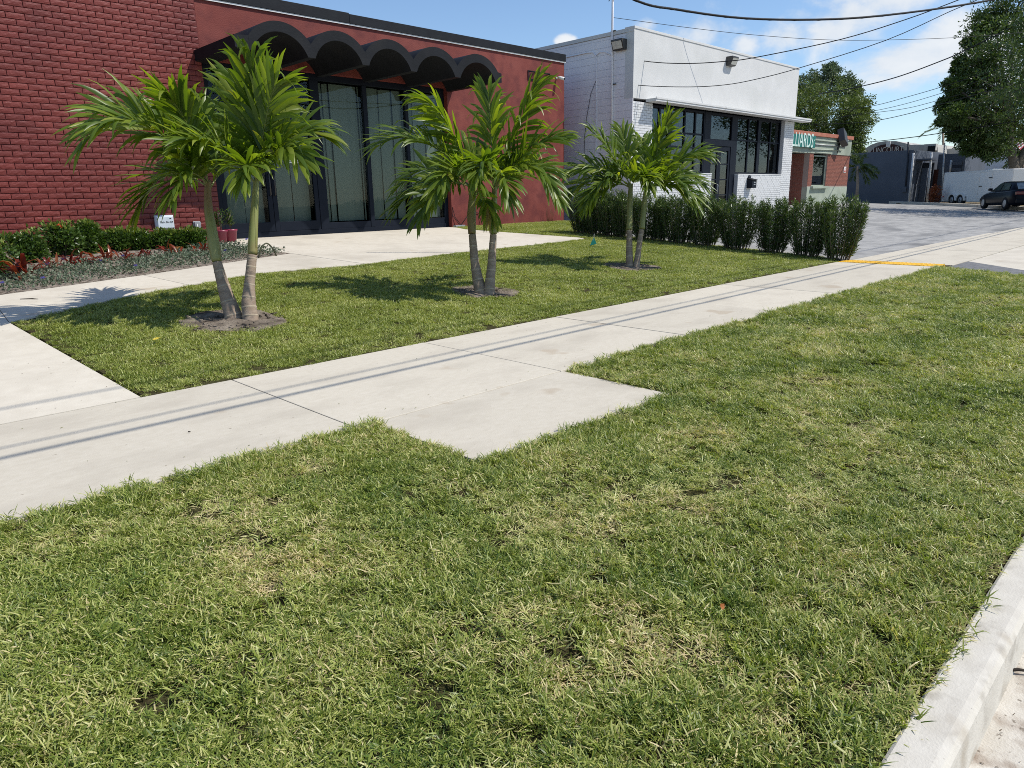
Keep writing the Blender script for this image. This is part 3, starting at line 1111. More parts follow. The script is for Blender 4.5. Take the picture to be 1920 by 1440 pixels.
# irrigation controller and outdoor socket on the brick
p0, p1 = onY(290, 404, YB - 0.12), onY(329, 430, YB - 0.12)
M_box = mat('pale_grey_plastic', (0.55, 0.60, 0.64), 0.35, (0.50, 0.55, 0.59), 6, 3, spec=0.5)
c = empty('irrigation_controller', (p0[0], YB - 0.05, p1[2]), label='pale grey irrigation controller box on the brick wall above the shrubs', cat='control box')
x0, x1, z0, z1 = p0[0], p1[0], p1[2], p0[2]
mb = MB().box((x0, YB - 0.10, z0), (x1, YB - 0.046, z1))
mb.build('case', M_box, c, bevel=0.012)
mb = MB()
f0, f1 = 0.0, 0.035
A = [(x0 + f0, YB - 0.101, z0 + f0), (x1 - f0, YB - 0.101, z0 + f0), (x1 - f0, YB - 0.101, z1 - f0), (x0 + f0, YB - 0.101, z1 - f0)]
B = [(x0 + f1, YB - 0.145, z0 + f1), (x1 - f1, YB - 0.145, z0 + f1), (x1 - f1, YB - 0.145, z1 - f1), (x0 + f1, YB - 0.145, z1 - f1)]
mb.add(A + B, [(4, 5, 6, 7), (0, 1, 5, 4), (1, 2, 6, 5), (2, 3, 7, 6), (3, 0, 4, 7), (3, 2, 1, 0)])
mb.build('lid', M_box, c, bevel=0.006)
MB().lathe([(0.013, -0.148), (0.012, -0.156)], (x1 - 0.05, YB, (z0 + z1) / 2 + 0.01), 12, axis='Y').build('lock', M_black, c)
MB().box((x1 - 0.09, YB - 0.149, z1 - 0.07), (x1 - 0.06, YB - 0.1455, z1 - 0.055)).build('latch', M_black, c)
text('Rain Bird', 'lettering', ((x0 + x1) / 2, YB - 0.147, (z0 + z1) / 2 + 0.005), (1, 0, 0), (0, 0, 1), 0.052, M_black, c, ext=0.0008)
p0, p1 = onY(363, 415, YB - 0.1), onY(379, 435, YB - 0.1)
M_clear = mat('smoky_plastic', (0.22, 0.23, 0.25), 0.2, (0.30, 0.31, 0.33), 20, 3, spec=0.6)
c = empty('outdoor_socket', (p0[0], YB - 0.05, p1[2]), label='grey outdoor power socket with a clear cover on the brick wall', cat='socket')
MB().box((p0[0], YB - 0.075, p1[2]), (p1[0], YB - 0.046, p0[2])).build('back_box', M_metal, c, bevel=0.006)
MB().box((p0[0] + 0.01, YB - 0.12, p1[2] + 0.01), (p1[0] - 0.008, YB - 0.0755, p0[2] - 0.012)).build('cover', M_clear, c, bevel=0.012)
MB().tube([(p0[0] + 0.045, YB - 0.122, p1[2] + 0.02), (p0[0] + 0.05, YB - 0.125, p0[2] - 0.05)], 0.007, 6).build('plug', M_trim, c)
MB().tube([(p0[0] + 0.03, YB - 0.06, p1[2] + 0.01), (p0[0] + 0.0, YB - 0.08, p1[2] - 0.12), (p0[0] - 0.04, YB - 0.07, p1[2] - 0.3)], 0.006, 6).build('lead', M_trim, c)


# ------------------------------------------------------------------ white building
KW = 1.062
def kx(v): return v * KW
def kz(v): return CAM_H + (v - CAM_H) * KW
XW, YW = kx(16.70), kx(12.10)
XWR = kx(26.80)
ZT, ZL = kz(5.56), kz(3.79)          # parapet top, underside of the upper front
wh = empty('white_building', (XW, YW, 0.4), label='white flat-roofed building with black windows and white brick base', cat='building')
# side wall of painted blocks, in separate courses
side = MB().box((XW + 0.031, YW + 0.302, 0.2), (XW + 0.30, YW + 14, ZT - 0.12))
side.build('side_wall', M_block, wh)
zc = 0.42
row = 0
while zc < ZT - 0.2:
    h = 0.2 if zc + 0.2 < ZT - 0.15 else ZT - 0.14 - zc
    y = YW + 0.005 - (0.2 if row % 2 else 0)
    while y < YW + 6.2:
        y0, y1 = max(y, YW + 0.005), y + 0.40
        if y1 - y0 > 0.05:
            MB().box((XW, y0 + 0.0003, zc + 0.0025), (XW + 0.028, y1 - 0.0003, zc + h - 0.002)).build('block', M_block, wh)
        y += 0.40
    zc += h
    row += 1
MB().box((XW - 0.015, YW + 0.001, ZT - 0.12), (XW + 0.34, YW + 14, ZT - 0.02)).build('coping', M_white, wh)
MB().box((XW - 0.02, YW - 0.02, ZT - 0.055), (XWR + 0.03, YW + 0.32, ZT + 0.01)).build('coping', M_white, wh, bevel=0.006)
MB().box((XW - 0.004, YW - 0.001, ZL), (XWR, YW + 0.30, ZT - 0.056)).build('upper_front', M_white, wh)
MB().box((XW - 0.006, YW + 0.35, 0.30), (XW + 0.02, YW + 9, 0.40)).build('skirting', M_trim, wh)
MB().box((XW - 0.004, YW + 0.35, 0.05), (XW + 0.02, YW + 9, 0.298)).build('skirting', M_blue, wh)
# ledge over the windows
mb = MB()
mb.box((kx(17.30), YW - 0.36, kz(3.72)), (kx(27.42), YW - 0.002, kz(3.80)))
mb.box((kx(17.30), YW - 0.38, kz(3.775)), (kx(27.44), YW - 0.361, kz(3.83)))
mb.build('ledge', M_white, wh, bevel=0.006)
# front below: piers, base walls, backing, all faced in brick
XD0, XD1 = kx(21.06), kx(22.44)
XG0, XG1 = kx(17.68), kx(26.02)
SILL, HEAD = kz(1.86), kz(3.66)
ZU = kz(3.715)
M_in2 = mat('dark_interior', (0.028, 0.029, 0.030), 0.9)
mb = MB()
mb.prism([(x, YW + 0.03, z) for x, z in [(XW + 0.032, 0.2), (XD0, 0.2), (XD0, SILL - 0.03), (XG0, SILL - 0.03), (XG0, ZU), (XW + 0.032, ZU)]], (0, 0.27, 0))
mb.prism([(x, YW + 0.03, z) for x, z in [(XD1 + 0.36, 0.2), (XWR - 0.002, 0.2), (XWR - 0.002, ZU), (XG1, ZU), (XG1, SILL - 0.03), (XD1 + 0.36, SILL - 0.03)]], (0, 0.27, 0))
mb.build('front_wall', M_wjoint, wh)
mb = MB()
mb.box((XWR - 0.28, YW + 0.301, 0.2), (XWR - 0.002, YW + 14, ZT - 0.1))
mb.box((XW + 0.31, YW + 13.7, 0.2), (XWR - 0.29, YW + 14, ZT - 0.1))
mb.build('rear_wall', M_block, wh)
MB().box((XW + 0.31, YW + 0.301, ZT - 0.5), (XWR - 0.29, YW + 13.69, ZT - 0.3)).build('roof', M_white, wh)
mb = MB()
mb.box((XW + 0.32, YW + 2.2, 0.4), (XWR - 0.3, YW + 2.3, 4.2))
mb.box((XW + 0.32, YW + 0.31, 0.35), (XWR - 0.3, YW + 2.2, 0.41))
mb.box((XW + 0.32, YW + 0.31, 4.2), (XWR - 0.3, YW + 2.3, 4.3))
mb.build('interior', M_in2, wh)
# brick facing of the lower front (real courses)
mb = MB()
def wbricks(x0, x1, z0, z1, L=0.203, C=0.0722):
    z = z1
    r = 0
    while z - C >= z0 - 0.01:
        x = x0 - (L / 2 if r % 2 else 0)
        while x < x1 - 0.01:
            a, b = max(x, x0), min(x + L, x1)
            if b - a > 0.03:
                dy = random.uniform(-0.003, 0.003)
                mb.box((a + 0.006, YW + 0.012 + dy, z - C + 0.005), (b - 0.006, YW + 0.031, z - 0.006))
            x += L
        z -= C
        r += 1
wbricks(XW + 0.0, XG0, 0.3, ZU - 0.005)
wbricks(XG0, XD0, 0.3, SILL - 0.032)
wbricks(XD1 + 0.36, XG1, 0.3, SILL - 0.032)
wbricks(XG1, XWR, 0.3, ZU - 0.005)
tag(mb.build('brick', M_wbrick, wh), kind='stuff')
MB().box((XG0, YW + 0.0, SILL - 0.03), (XD0, YW + 0.2, SILL - 0.004)).build('sill', M_trim, wh)
MB().box((XD1 + 0.36, YW + 0.0, SILL - 0.03), (XG1, YW + 0.2, SILL - 0.004)).build('sill', M_trim, wh)

YG = YW + 0.19


def window_block(xs_thick, xs_thin, x0, x1, z0, z1, zt):
    w = empty('window', (0, 0, 0))
    w.parent = wh
    f = MB()
    t = 0.06
    f.box((x0, YG - 0.03, z0), (x1, YG + 0.05, z0 + t)); f.box((x0, YG - 0.03, z1 - t), (x1, YG + 0.05, z1))
    edges = [x0] + xs_thick + [x1]
    f.box((x0, YG - 0.034, z0 + t), (x0 + t, YG + 0.05, z1 - t)); f.box((x1 - t, YG - 0.034, z0 + t), (x1, YG + 0.05, z1 - t))
    for x in xs_thick:
        f.box((x - 0.10, YG - 0.036, z0 + t), (x + 0.10, YG + 0.05, z1 - t))
    for x in xs_thin:
        f.box((x - 0.035, YG - 0.025, z0 + t), (x + 0.035, YG + 0.04, z1 - t))
    vs = sorted([(x0, t)] + [(x, 0.10) for x in xs_thick] + [(x, 0.035) for x in xs_thin] + [(x1, t)])
    segs = []
    for (a, ra), (b, rb) in zip(vs[:-1], vs[1:]):
        segs.append((a + ra, b - rb))
    zcuts = [z0 + t] + zt + [z1 - t]
    for a, b in segs:
        for z in zt:
            f.box((a, YG - 0.022, z - 0.025), (b, YG + 0.036, z + 0.025))
    f.build('frame', M_frame, w)
    for a, b in segs:
        for q in range(len(zcuts) - 1):
            za = zcuts[q] + (0.025 if q else 0)
            zb = zcuts[q + 1] - (0.025 if q < len(zcuts) - 2 else 0)
            MB().box((a, YG + 0.004, za), (b, YG + 0.010, zb)).build('pane', M_glass2, w)
    return w


window_block([kx(18.78)], [kx(18.25), kx(19.60), kx(20.20)], XG0 + 0.002, XD0 - 0.34, SILL, HEAD + 0.05, [kz(2.62), kz(3.02)])
window_block([kx(24.38)], [kx(23.62), kx(25.25)], XD1 + 0.362, XG1 - 0.002, SILL, HEAD + 0.05, [kz(2.95)])
# door with side posts and fanlight
d = empty('door', (0, 0, 0))
d.parent = wh
f = MB()
x0, x1 = XD0 - 0.34, XD1 + 0.36
f.box((x0, YG - 0.04, 0.41), (XD0 + 0.04, YG + 0.06, HEAD + 0.05)); f.box((XD1, YG - 0.04, 0.41), (x1, YG + 0.06, HEAD + 0.05))
f.box((XD0 + 0.04, YG - 0.04, kz(2.72)), (XD1, YG + 0.06, kz(2.92))); f.box((XD0 + 0.04, YG - 0.04, HEAD - 0.02), (XD1, YG + 0.06, HEAD + 0.05))
f.build('frame', M_frame, d)
MB().box((XD0 + 0.04, YG + 0.004, kz(2.92)), (XD1, YG + 0.01, HEAD - 0.02)).build('pane', M_glass2, d)
f = MB()
for a, b in [(XD0 + 0.045, kx(21.72)), (kx(21.725), XD1 - 0.005)]:
    f.box((a, YG - 0.02, 0.42), (a + 0.12, YG + 0.03, kz(2.71))); f.box((b - 0.12, YG - 0.02, 0.42), (b, YG + 0.03, kz(2.71)))
    f.box((a + 0.12, YG - 0.02, 0.42), (b - 0.12, YG + 0.03, 0.62)); f.box((a + 0.12, YG - 0.02, kz(2.58)), (b - 0.12, YG + 0.03, kz(2.71)))
    for z in (1.18, 1.70, 2.22):
        f.box((a + 0.12, YG - 0.018, z - 0.02), (b - 0.12, YG + 0.028, z + 0.02))
    zs = [0.62, 1.18, 1.70, 2.22, kz(2.58)]
    for q in range(4):
        MB().box((a + 0.12, YG + 0.004, zs[q] + 0.02), (b - 0.12, YG + 0.01, zs[q + 1] - 0.02)).build('pane', M_glass2, d)
f.build('door_leaf', M_frame, d)
MB().tube([(kx(21.66), YG - 0.02, 1.25), (kx(21.66), YG - 0.07, 1.27), (kx(21.66), YG - 0.07, 1.52), (kx(21.66), YG - 0.02, 1.54)], 0.016, 8).build('handle', M_metal, d)

# wall pack lights
def wall_pack(P, axis, label):
    """axis: outward direction"""
    o = empty('wall_light', P, label=label, cat='wall light', group='wall lights on the white building')
    n = Vector(axis); t = Vector((0, 0, 1)).cross(n); u = Vector((0, 0, 1))
    P = Vector([float(c) for c in P])
    W, Hh, D = 0.40, 0.28, 0.24
    def at(a, b, c): return P + t * a + u * b + n * c
    mb = MB()
    prof = [(0.0, -Hh / 2), (0.0, Hh / 2), (D * 0.78, Hh / 2), (D * 0.86, Hh / 2 - 0.03), (D, Hh / 2 - 0.03), (D * 0.55, -Hh / 2)]
    prof = [(0.0, -Hh / 2), (0.0, Hh / 2), (D, Hh / 2), (D, Hh / 2 - 0.05), (D * 0.62, -Hh / 2 + 0.02), (D * 0.5, -Hh / 2)]
    mb.prism([at(-W / 2, b, c) for c, b in prof], t * W)
    mb.build('housing', M_dmetal, o, bevel=0.008)
    mb = MB()
    a, b = (D + 0.004, Hh / 2 - 0.06), (D * 0.64 + 0.004, -Hh / 2 + 0.03)
    mb.prism([at(-W / 2 + 0.035, a[1], a[0]), at(W / 2 - 0.035, a[1], a[0]), at(W / 2 - 0.035, b[1], b[0]), at(-W / 2 + 0.035, b[1], b[0])], n * 0.006)
    mb.build('lens', M_lens, o)
    return o
p = onX(1165, 85, XW)
wall_pack((XW, p[1], p[2]), (-1, 0, 0), 'bronze wall light on the shaded side wall of the white building')
p = onY(1367, 116, YW)
wall_pack((p[0], YW, p[2]), (0, -1, 0), 'bronze wall light on the sunlit upper front of the white building')
# mailbox
p = onY(1405, 342, YW)
mbx = empty('mailbox', (p[0], YW, p[2]), label='black mailbox on the white brick right of the door', cat='mailbox')
x, z = p[0], p[2]
mb = MB().prism([(x - 0.17, YW + 0.01, z - 0.20), (x - 0.17, YW + 0.01, z + 0.12), (x - 0.17, YW - 0.20, z + 0.07), (x - 0.17, YW - 0.20, z - 0.20)], (0.34, 0, 0))
mb.build('box', M_frame, mbx, bevel=0.008)
MB().prism([(x - 0.19, YW + 0.01, z + 0.135), (x - 0.19, YW + 0.01, z + 0.155), (x - 0.19, YW - 0.23, z + 0.09), (x - 0.19, YW - 0.23, z + 0.07)], (0.38, 0, 0)).build('lid', M_black, mbx, bevel=0.004)
MB().lathe([(0.11, 0.012), (0.11, -0.012)], (x - 0.02, YW, z + 0.15), 16, axis='Y').build('back_plate', M_frame, mbx)
for k in range(2):
    MB().box((x - 0.05, YW - 0.206, z - 0.02 - 0.075 * k), (x + 0.08, YW - 0.2015, z + 0.015 - 0.075 * k)).build('plate', M_metal, mbx)

# conduits, mast and clips on the shaded side wall
XS = XW - 0.035
def sx(px, py, off=0.035):
    q = onX(px, py, XW - off)
    return (XW - off, float(q[1]), float(q[2]))
mast = empty('service_mast', sx(1147, 330), label='tall white service mast pipe fixed to the side of the white building', cat='mast')
m0, m1 = sx(1147, 340), sx(1147.5, 56)
top = sx(1148, 56)
MB().tube([m0, top, (top[0], top[1], 8.3)], 0.032, 10).build('pipe', M_block, mast)
MB().tube([(top[0], top[1], ZT + 0.6), (top[0] - 0.02, top[1] - 0.05, ZT + 0.95), (top[0] - 0.03, top[1] + 0.12, ZT + 0.78)], 0.012, 6).build('wire_loop', M_wire, mast)
for py in (58, 158):
    q = sx(1149, py)
    MB().box((q[0] - 0.01, q[1] - 0.10, q[2] - 0.012), (XW - 0.001, q[1] + 0.07, q[2] + 0.012)).build('bracket', M_dmetal, mast)
cd = empty('wall_conduit', sx(1118, 300), label='thin white conduit bending across the block side wall', cat='conduit')
MB().tube([sx(1040, 112, 0.02), sx(1100, 99, 0.02), sx(1112, 98, 0.02), sx(1118, 106, 0.02), sx(1118, 160, 0.02), sx(1117, 300, 0.02), sx(1116, 400, 0.02)], 0.016, 8).build('pipe', M_block, cd)
MB().tube([sx(1118, 104, 0.02), sx(1124, 98, 0.02), sx(1136, 98, 0.02), sx(1145, 103, 0.02)], 0.012, 8).build('branch', M_block, cd)
lw = empty('loose_cable', sx(1105, 250), label='thin dark cable hanging loose down the block side wall', cat='cable')
MB().tube([sx(1117, 152, 0.03), sx(1108, 175, 0.04), sx(1100, 220, 0.03), sx(1096, 258, 0.02), sx(1095, 300, 0.02), sx(1097, 345, 0.02)], 0.007, 6).build('cable', M_wire, lw)
mt_ = empty('gas_fitting', sx(1101, 335), label='small grey pipe fitting low on the block side wall', cat='fitting')
MB().box((XW - 0.10, sx(1101, 335)[1] - 0.06, sx(1101, 335)[2] - 0.08), (XW - 0.001, sx(1101, 335)[1] + 0.06, sx(1101, 335)[2] + 0.08)).build('case', M_metal, mt_, bevel=0.01)
MB().tube([sx(1104, 300, 0.05), sx(1103, 335, 0.05), sx(1102, 372, 0.05)], 0.016, 8).build('pipe', M_metal, mt_)

# ------------------------------------------------------------------ billiards building
YL = 17.2
BX1 = float(onY(1591, 320, YL)[0])
BX0 = BX1 - 16
ZB = float(onY(1588, 380, YL)[2])
M_gpaint = mat('sage_green_paint', (0.33, 0.375, 0.30), 0.8, (0.39, 0.43, 0.35), 1.5, 8, c3=(0.26, 0.30, 0.24), scale3=0.8, bump=0.004, bump_scale=30)
M_bbrick = mat('brown_red_brick', (0.24, 0.085, 0.058), 0.85, (0.30, 0.12, 0.085), 7, 4, c3=(0.19, 0.062, 0.045), scale3=20, bump=0.003, bump_scale=40)
M_bjoint = mat('brick_mortar', (0.36, 0.29, 0.25), 0.9)
M_tile = mat('terracotta_coping', (0.38, 0.13, 0.085), 0.8, (0.45, 0.18, 0.12), 5, 4)
M_teal = mat('teal_sign_paint', (0.015, 0.155, 0.13), 0.5, (0.02, 0.18, 0.15), 3, 4)
M_signw = mat('pale_sign_lettering', (0.62, 0.78, 0.70), 0.5)
bill = empty('billiards_building', (BX1 - 3, YL, ZB), label='sage green and brick corner building with a teal sign', cat='building')
def bz(px, py): return float(onY(px, py, YL)[2])
def bx(px, py): return float(onY(px, py, YL)[0])
ztop, zg, zb1 = bz(1596, 256), bz(1593, 292), bz(1589, 350)
xw0, xw1 = bx(1524, 320), bx(1550, 320)
zw0, zw1 = bz(1537, 349), bz(1537, 291)
xr = bx(1516, 320)                     # left of this the wall stands back
mb = MB()
mb.prism([(x, YL, z) for x, z in [(xr, zb1), (xr, ZB - 0.3), (BX1, ZB - 0.3), (BX1, zb1)]], (0, 0.3, 0))
mb.build('base_wall', M_gpaint, bill)
mb = MB().box((BX0, YL - 0.02, zg), (BX1 + 0.02, YL + 0.3, ztop - 0.2))
mb.build('upper_wall', M_gpaint, bill)
mb = MB()
mb.box((xr, YL + 0.02, zb1 + 0.001), (xw0, YL + 0.3, zg - 0.001)); mb.box((xw1, YL + 0.02, zb1 + 0.001), (BX1, YL + 0.3, zg - 0.001))
mb.box((BX0, YL + 0.9, ZB - 0.3), (xr + 0.3, YL + 1.1, zg - 0.001))
mb.build('brick_wall', M_bjoint, bill)
mb = MB().box((xr, YL + 0.301, ZB - 0.3), (xr + 0.29, YL + 0.899, zg))
mb.build('jamb', M_bjoint, bill)
mb = MB().box((BX1 - 0.3, YL + 0.301, ZB - 0.3), (BX1, YL + 12, ztop - 0.2)).box((BX0, YL + 11.7, ZB - 0.3), (BX1 - 0.31, YL + 12, ztop - 0.2))
mb.build('side_wall', M_gpaint, bill)
MB().box((BX0, YL + 0.301, ztop - 0.7), (BX1 - 0.31, YL + 11.6, ztop - 0.5)).build('roof', M_black, bill)
mb = MB().box((BX0, YL - 0.10, ztop - 0.2), (BX1 + 0.10, YL + 0.35, ztop))
mb.build('coping', M_tile, bill, bevel=0.02)
mb = MB()
def rows_of(x0, x1, z0, z1, y, L=0.215, C=0.0757):
    z = z1
    r = 0
    while z - C > z0 - 0.01:
        x = x0 - (L / 2 if r % 2 else 0)
        while x < x1:
            a, b = max(x, x0), min(x + L, x1)
            if b - a > 0.04:
                mb.box((a + 0.006, y - 0.012 + random.uniform(-0.002, 0.002), z - C + 0.007), (b - 0.006, y + 0.004, z - 0.004))
            x += L
        z -= C
        r += 1
rows_of(xr, xw0, zb1, zg, YL + 0.02)
rows_of(xw1, BX1, zb1, zg, YL + 0.02)
rows_of(xr - 3.0, xr + 0.0, ZB - 0.1, zg, YL + 0.9)
z = zg - 0.01
k = 0
while z > ZB - 0.1:
    for q in range(-1, 5):
        a, b = max(YL + 0.301, YL + 0.3 + 0.215 * q + 0.1 * (k % 2)), min(YL + 0.9, YL + 0.3 + 0.215 * (q + 1) + 0.1 * (k % 2))
        if b - a > 0.04:
            mb.box((xr - 0.012, a + 0.006, z - 0.07), (xr + 0.1, b - 0.006, z - 0.004))
    z -= 0.0757
    k += 1
tag(mb.build('brick', M_bbrick, bill), kind='stuff')
w = empty('window', (0, 0, 0)); w.parent = bill
mb = MB()
mb.box((xw0, YL + 0.08, zw0), (xw0 + 0.07, YL + 0.2, zw1)); mb.box((xw1 - 0.07, YL + 0.08, zw0), (xw1, YL + 0.2, zw1))
mb.box((xw0 + 0.07, YL + 0.08, zw1 - 0.07), (xw1 - 0.07, YL + 0.2, zw1)); mb.box((xw0 + 0.07, YL + 0.08, zw0), (xw1 - 0.07, YL + 0.2, zw0 + 0.07))
mb.build('frame', M_gpaint, w)
MB().box((xw0 + 0.07, YL + 0.13, zw0 + 0.07), (xw1 - 0.07, YL + 0.14, zw1 - 0.07)).build('pane', M_glass2, w)
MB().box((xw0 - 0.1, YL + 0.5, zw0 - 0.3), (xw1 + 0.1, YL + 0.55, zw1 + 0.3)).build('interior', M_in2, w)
M_neon = mat('pale_neon_colour', (0.7, 0.62, 0.56), 0.5)  # neon shapes in the window: unlit solids, their light only in the colour
M_neon2 = mat('pink_neon_colour', (0.62, 0.28, 0.25), 0.5)
for k, (px, py, r) in enumerate([(1527, 301, 0.07), (1536, 302, 0.10), (1544, 300, 0.07)]):
    q = onY(px, py, YL + 0.3)
    MB().lathe([(0.02, r * 1.5), (r, r * 0.6), (r, -r * 0.6), (0.02, -r * 1.5)], (q[0], q[1], q[2]), 10).build('neon_shape', M_neon if k == 1 else M_neon2, w)
MB().box((xw0 - 0.14, YL - 0.16, zw0 - 0.13), (xw1 + 0.10, YL + 0.08, zw0 - 0.002)).build('sill', M_gpaint, bill, bevel=0.01)
# sign board
s0, s1 = onY(1478, 253, YL - 0.12), onY(1527, 278, YL - 0.12)
zs0, zs1 = float(onY(1520, 277, YL - 0.12)[2]), float(onY(1520, 254, YL - 0.12)[2])
xs1 = float(onY(1527.5, 266, YL - 0.12)[0])
sg = empty('shop_sign', (xs1 - 2, YL - 0.1, zs0), label='teal shop sign with pale lettering ending in LIARDS', cat='sign')
MB().box((xs1 - 4.9, YL - 0.16, zs0), (xs1, YL - 0.025, zs1)).build('board', M_teal, sg, bevel=0.01)
text('BILLIARDS', 'lettering', (xs1 - 0.28, YL - 0.17, (zs0 + zs1) / 2), (1, 0, 0), (0, 0, 1), 1.02, M_signw, sg, sx=0.70, ext=0.008, align='RIGHT')
MB().box((xs1 - 0.24, YL - 0.172, zs0 + 0.38), (xs1 - 0.10, YL - 0.161, zs0 + 0.42)).build('mark', M_signw, sg)
# old sign rails
for k, (pa, pb) in enumerate([((1529, 263), (1587, 268)), ((1529, 271), (1586, 275)), ((1518, 280), (1579, 282)), ((1529, 286), (1560, 288))]):
    a, b = onY(*pa, YL - 0.06), onY(*pb, YL - 0.06)
    o = MB().tube([a, b], 0.028, 6)
    if k == 1:
        o.tube([b, b + np.array([0.25, 0, 0.42])], 0.03, 6)
    o.build('sign_rail', M_gpaint if k != 1 else M_metal, bill)
# floodlight on the coping
q = onY(1580, 258, YL - 0.2)
fl = empty('floodlight', (q[0], q[1], q[2]), label='dark floodlight tilted on the terracotta roof edge of the green building', cat='floodlight')
Mr = Matrix.Translation(Vector((float(q[0]), float(q[1]), float(q[2])))) @ Matrix.Rotation(R(28), 4, 'Y') @ Matrix.Rotation(R(-20), 4, 'X')
MB().box((-0.36, -0.20, -0.45), (0.30, 0.16, 0.40), Mr).build('housing', M_dmetal, fl, bevel=0.03)
MB().box((0.302, -0.14, -0.36), (0.33, 0.12, 0.34), Mr).build('lens', M_lens, fl)
MB().tube([q + np.array([-0.1, 0.1, -0.3]), q + np.array([-0.15, 0.2, -0.85])], 0.06, 8).build('bracket', M_dmetal, fl)
q = onY(1584, 318, YL)
nt2 = empty('no_smoking_notice', (q[0], YL, q[2]), label='small white notice on the brick right of the window', cat='sign')
MB().box((q[0] - 0.16, YL - 0.012, q[2] - 0.17), (q[0] + 0.16, YL + 0.006, q[2] + 0.17)).build('plate', M_trim, nt2)
M_sred = mat('notice_red', (0.5, 0.06, 0.05), 0.6)
mb = MB()
mb.box((q[0] - 0.05, YL - 0.016, q[2] - 0.0), (q[0] + 0.05, YL - 0.0125, q[2] + 0.1))
mb.box((q[0] - 0.12, YL - 0.016, q[2] - 0.13), (q[0] + 0.12, YL - 0.0125, q[2] - 0.05))
mb.build('print', M_sred, nt2)

# ------------------------------------------------------------------ grey building across the cross street
XG = 60.0
M_slate = mat('slate_blue_paint', (0.088, 0.102, 0.130), 0.75, (0.10, 0.115, 0.145), 0.8, 6, c3=(0.075, 0.088, 0.112), scale3=0.35)
M_slate2 = mat('dark_slate_paint', (0.035, 0.042, 0.058), 0.75)
M_pvc = mat('pale_pipe', (0.62, 0.63, 0.64), 0.5)
M_rust = mat('red_brown_door', (0.075, 0.022, 0.014), 0.6)
def g(px, py, X=XG): return onX(px, py, X)
grey = empty('grey_building', (XG, float(g(1660, 380)[1]), float(g(1660, 381)[2])), label='long slate grey building with a blank wall beyond the parking lot', cat='building')
y_l, y_r = float(g(1590, 330)[1]), float(g(1708, 330)[1])
z_b, z_t = float(g(1660, 383)[2]) - 0.5, float(g(1660, 284)[2])
MB().box((XG, y_r, z_b), (XG + 8, y_l + 6, z_t)).build('blank_wall', M_slate, grey)
MB().box((XG + 0.1, y_r - 0.06, z_b), (XG + 8, y_r - 0.002, z_t - 0.04)).build('end_wall', M_slate, grey)
for px0, py0, px1, py1, X in [(1713, 287, 1704, 380, XG - 0.05), (1747, 286, 1738, 378, XG + 1.0), (1784, 300, 1781, 324, XG + 3.0)]:
    MB().tube([g(px0, py0, X), g(px1, py1, X)], 0.085, 8).build('downpipe', M_pvc, grey)
y2 = float(g(1741, 330, XG + 1.2)[1])
MB().box((XG + 2.2, y2, z_b), (XG + 2.4, y_r - 0.07, z_t - 0.9)).build('recess_wall', M_slate2, grey)
MB().box((XG + 0.6, y2 - 0.2, float(g(1730, 300)[2])), (XG + 2.2, y_r - 0.07, float(g(1730, 297)[2]))).build('canopy', M_slate, grey)
MB().tube([g(1722, 312, XG + 2.1), g(1720, 345, XG + 2.1), g(1719, 379, XG + 2.1)], 0.10, 8).build('downpipe', M_slate, grey)
MB().box((XG + 1.3, float(g(1737, 340, XG + 1.3)[1]), z_b), (XG + 1.5, float(g(1726, 340, XG + 1.3)[1]), float(g(1732, 315, XG + 1.3)[2]))).build('panel', M_slate, grey)
y3 = float(g(1806, 330, XG + 3)[1])
zt3 = float(g(1770, 289, XG + 3)[2])
MB().box((XG + 3, y3, z_b), (XG + 9, y2 - 0.01, zt3)).build('far_wall', M_slate, grey)
ya, yb_ = float(g(1757, 340, XG + 2.95)[1]), float(g(1745, 340, XG + 2.95)[1])
MB().box((XG + 2.94, ya, z_b + 0.3), (XG + 2.99, yb_, float(g(1750, 318, XG + 2.95)[2]))).build('door', M_rust, grey)
for k in range(4):
    ya, yb_ = float(g(1803, 310, XG + 2.95)[1]), float(g(1786, 310, XG + 2.95)[1])
    zz = float(g(1795, 303 + 6 * k, XG + 2.95)[2])
    MB().box((XG + 2.9, ya, zz - 0.24), (XG + 2.995, yb_, zz)).build('shutter', M_slate2 if k % 2 else M_slate, grey)
MB().box((XG - 0.14, float(g(1700.5, 355)[1]), float(g(1696, 360)[2])), (XG - 0.002, float(g(1692.5, 355)[1]), float(g(1696, 350)[2]))).build('meter_box', M_slate, grey, bevel=0.02)
MB().tube([g(1703, 266, XG - 0.06), g(1702, 300, XG - 0.06), g(1698, 350, XG - 0.06)], 0.06, 8).build('conduit', M_slate2, grey)

# building with the arched name board behind it
XA = 74.0
M_beige = mat('beige_parapet', (0.42, 0.40, 0.36), 0.8, (0.48, 0.46, 0.42), 0.8, 6)
M_maroon = mat('maroon_sign', (0.055, 0.022, 0.022), 0.6)
M_gold = mat('stone_lettering', (0.62, 0.58, 0.53), 0.5)
arch = empty('arched_building', (XA, float(g(1665, 300, XA)[1]), 0), label='beige building with arched parapet and maroon name board behind the grey wall', cat='building')
def ga(px, py, X=XA): 
    q = onX(px, py, X); return (float(q[1]), float(q[2]))
yl_, zl_ = ga(1612, 283); yr_, zr_ = ga(1758, 272)
loop = [ga(1580, 288), ga(1618, 281), ga(1632, 272), ga(1645, 267), ga(1660, 264.5), ga(1680, 264.5), ga(1697, 268.5), ga(1708, 271.5), ga(1757, 270.5), ga(1758, 276), ga(1760, 340), ga(1580, 340)]
MB().prism([(XA, y, z) for y, z in loop], (6, 0, 0)).build('parapet_wall', M_beige, arch)
loop = [ga(1633, 284), ga(1640, 277), ga(1652, 272), ga(1664, 270), ga(1676, 270.5), ga(1688, 274), ga(1694, 280), ga(1694, 300), ga(1633, 300)]
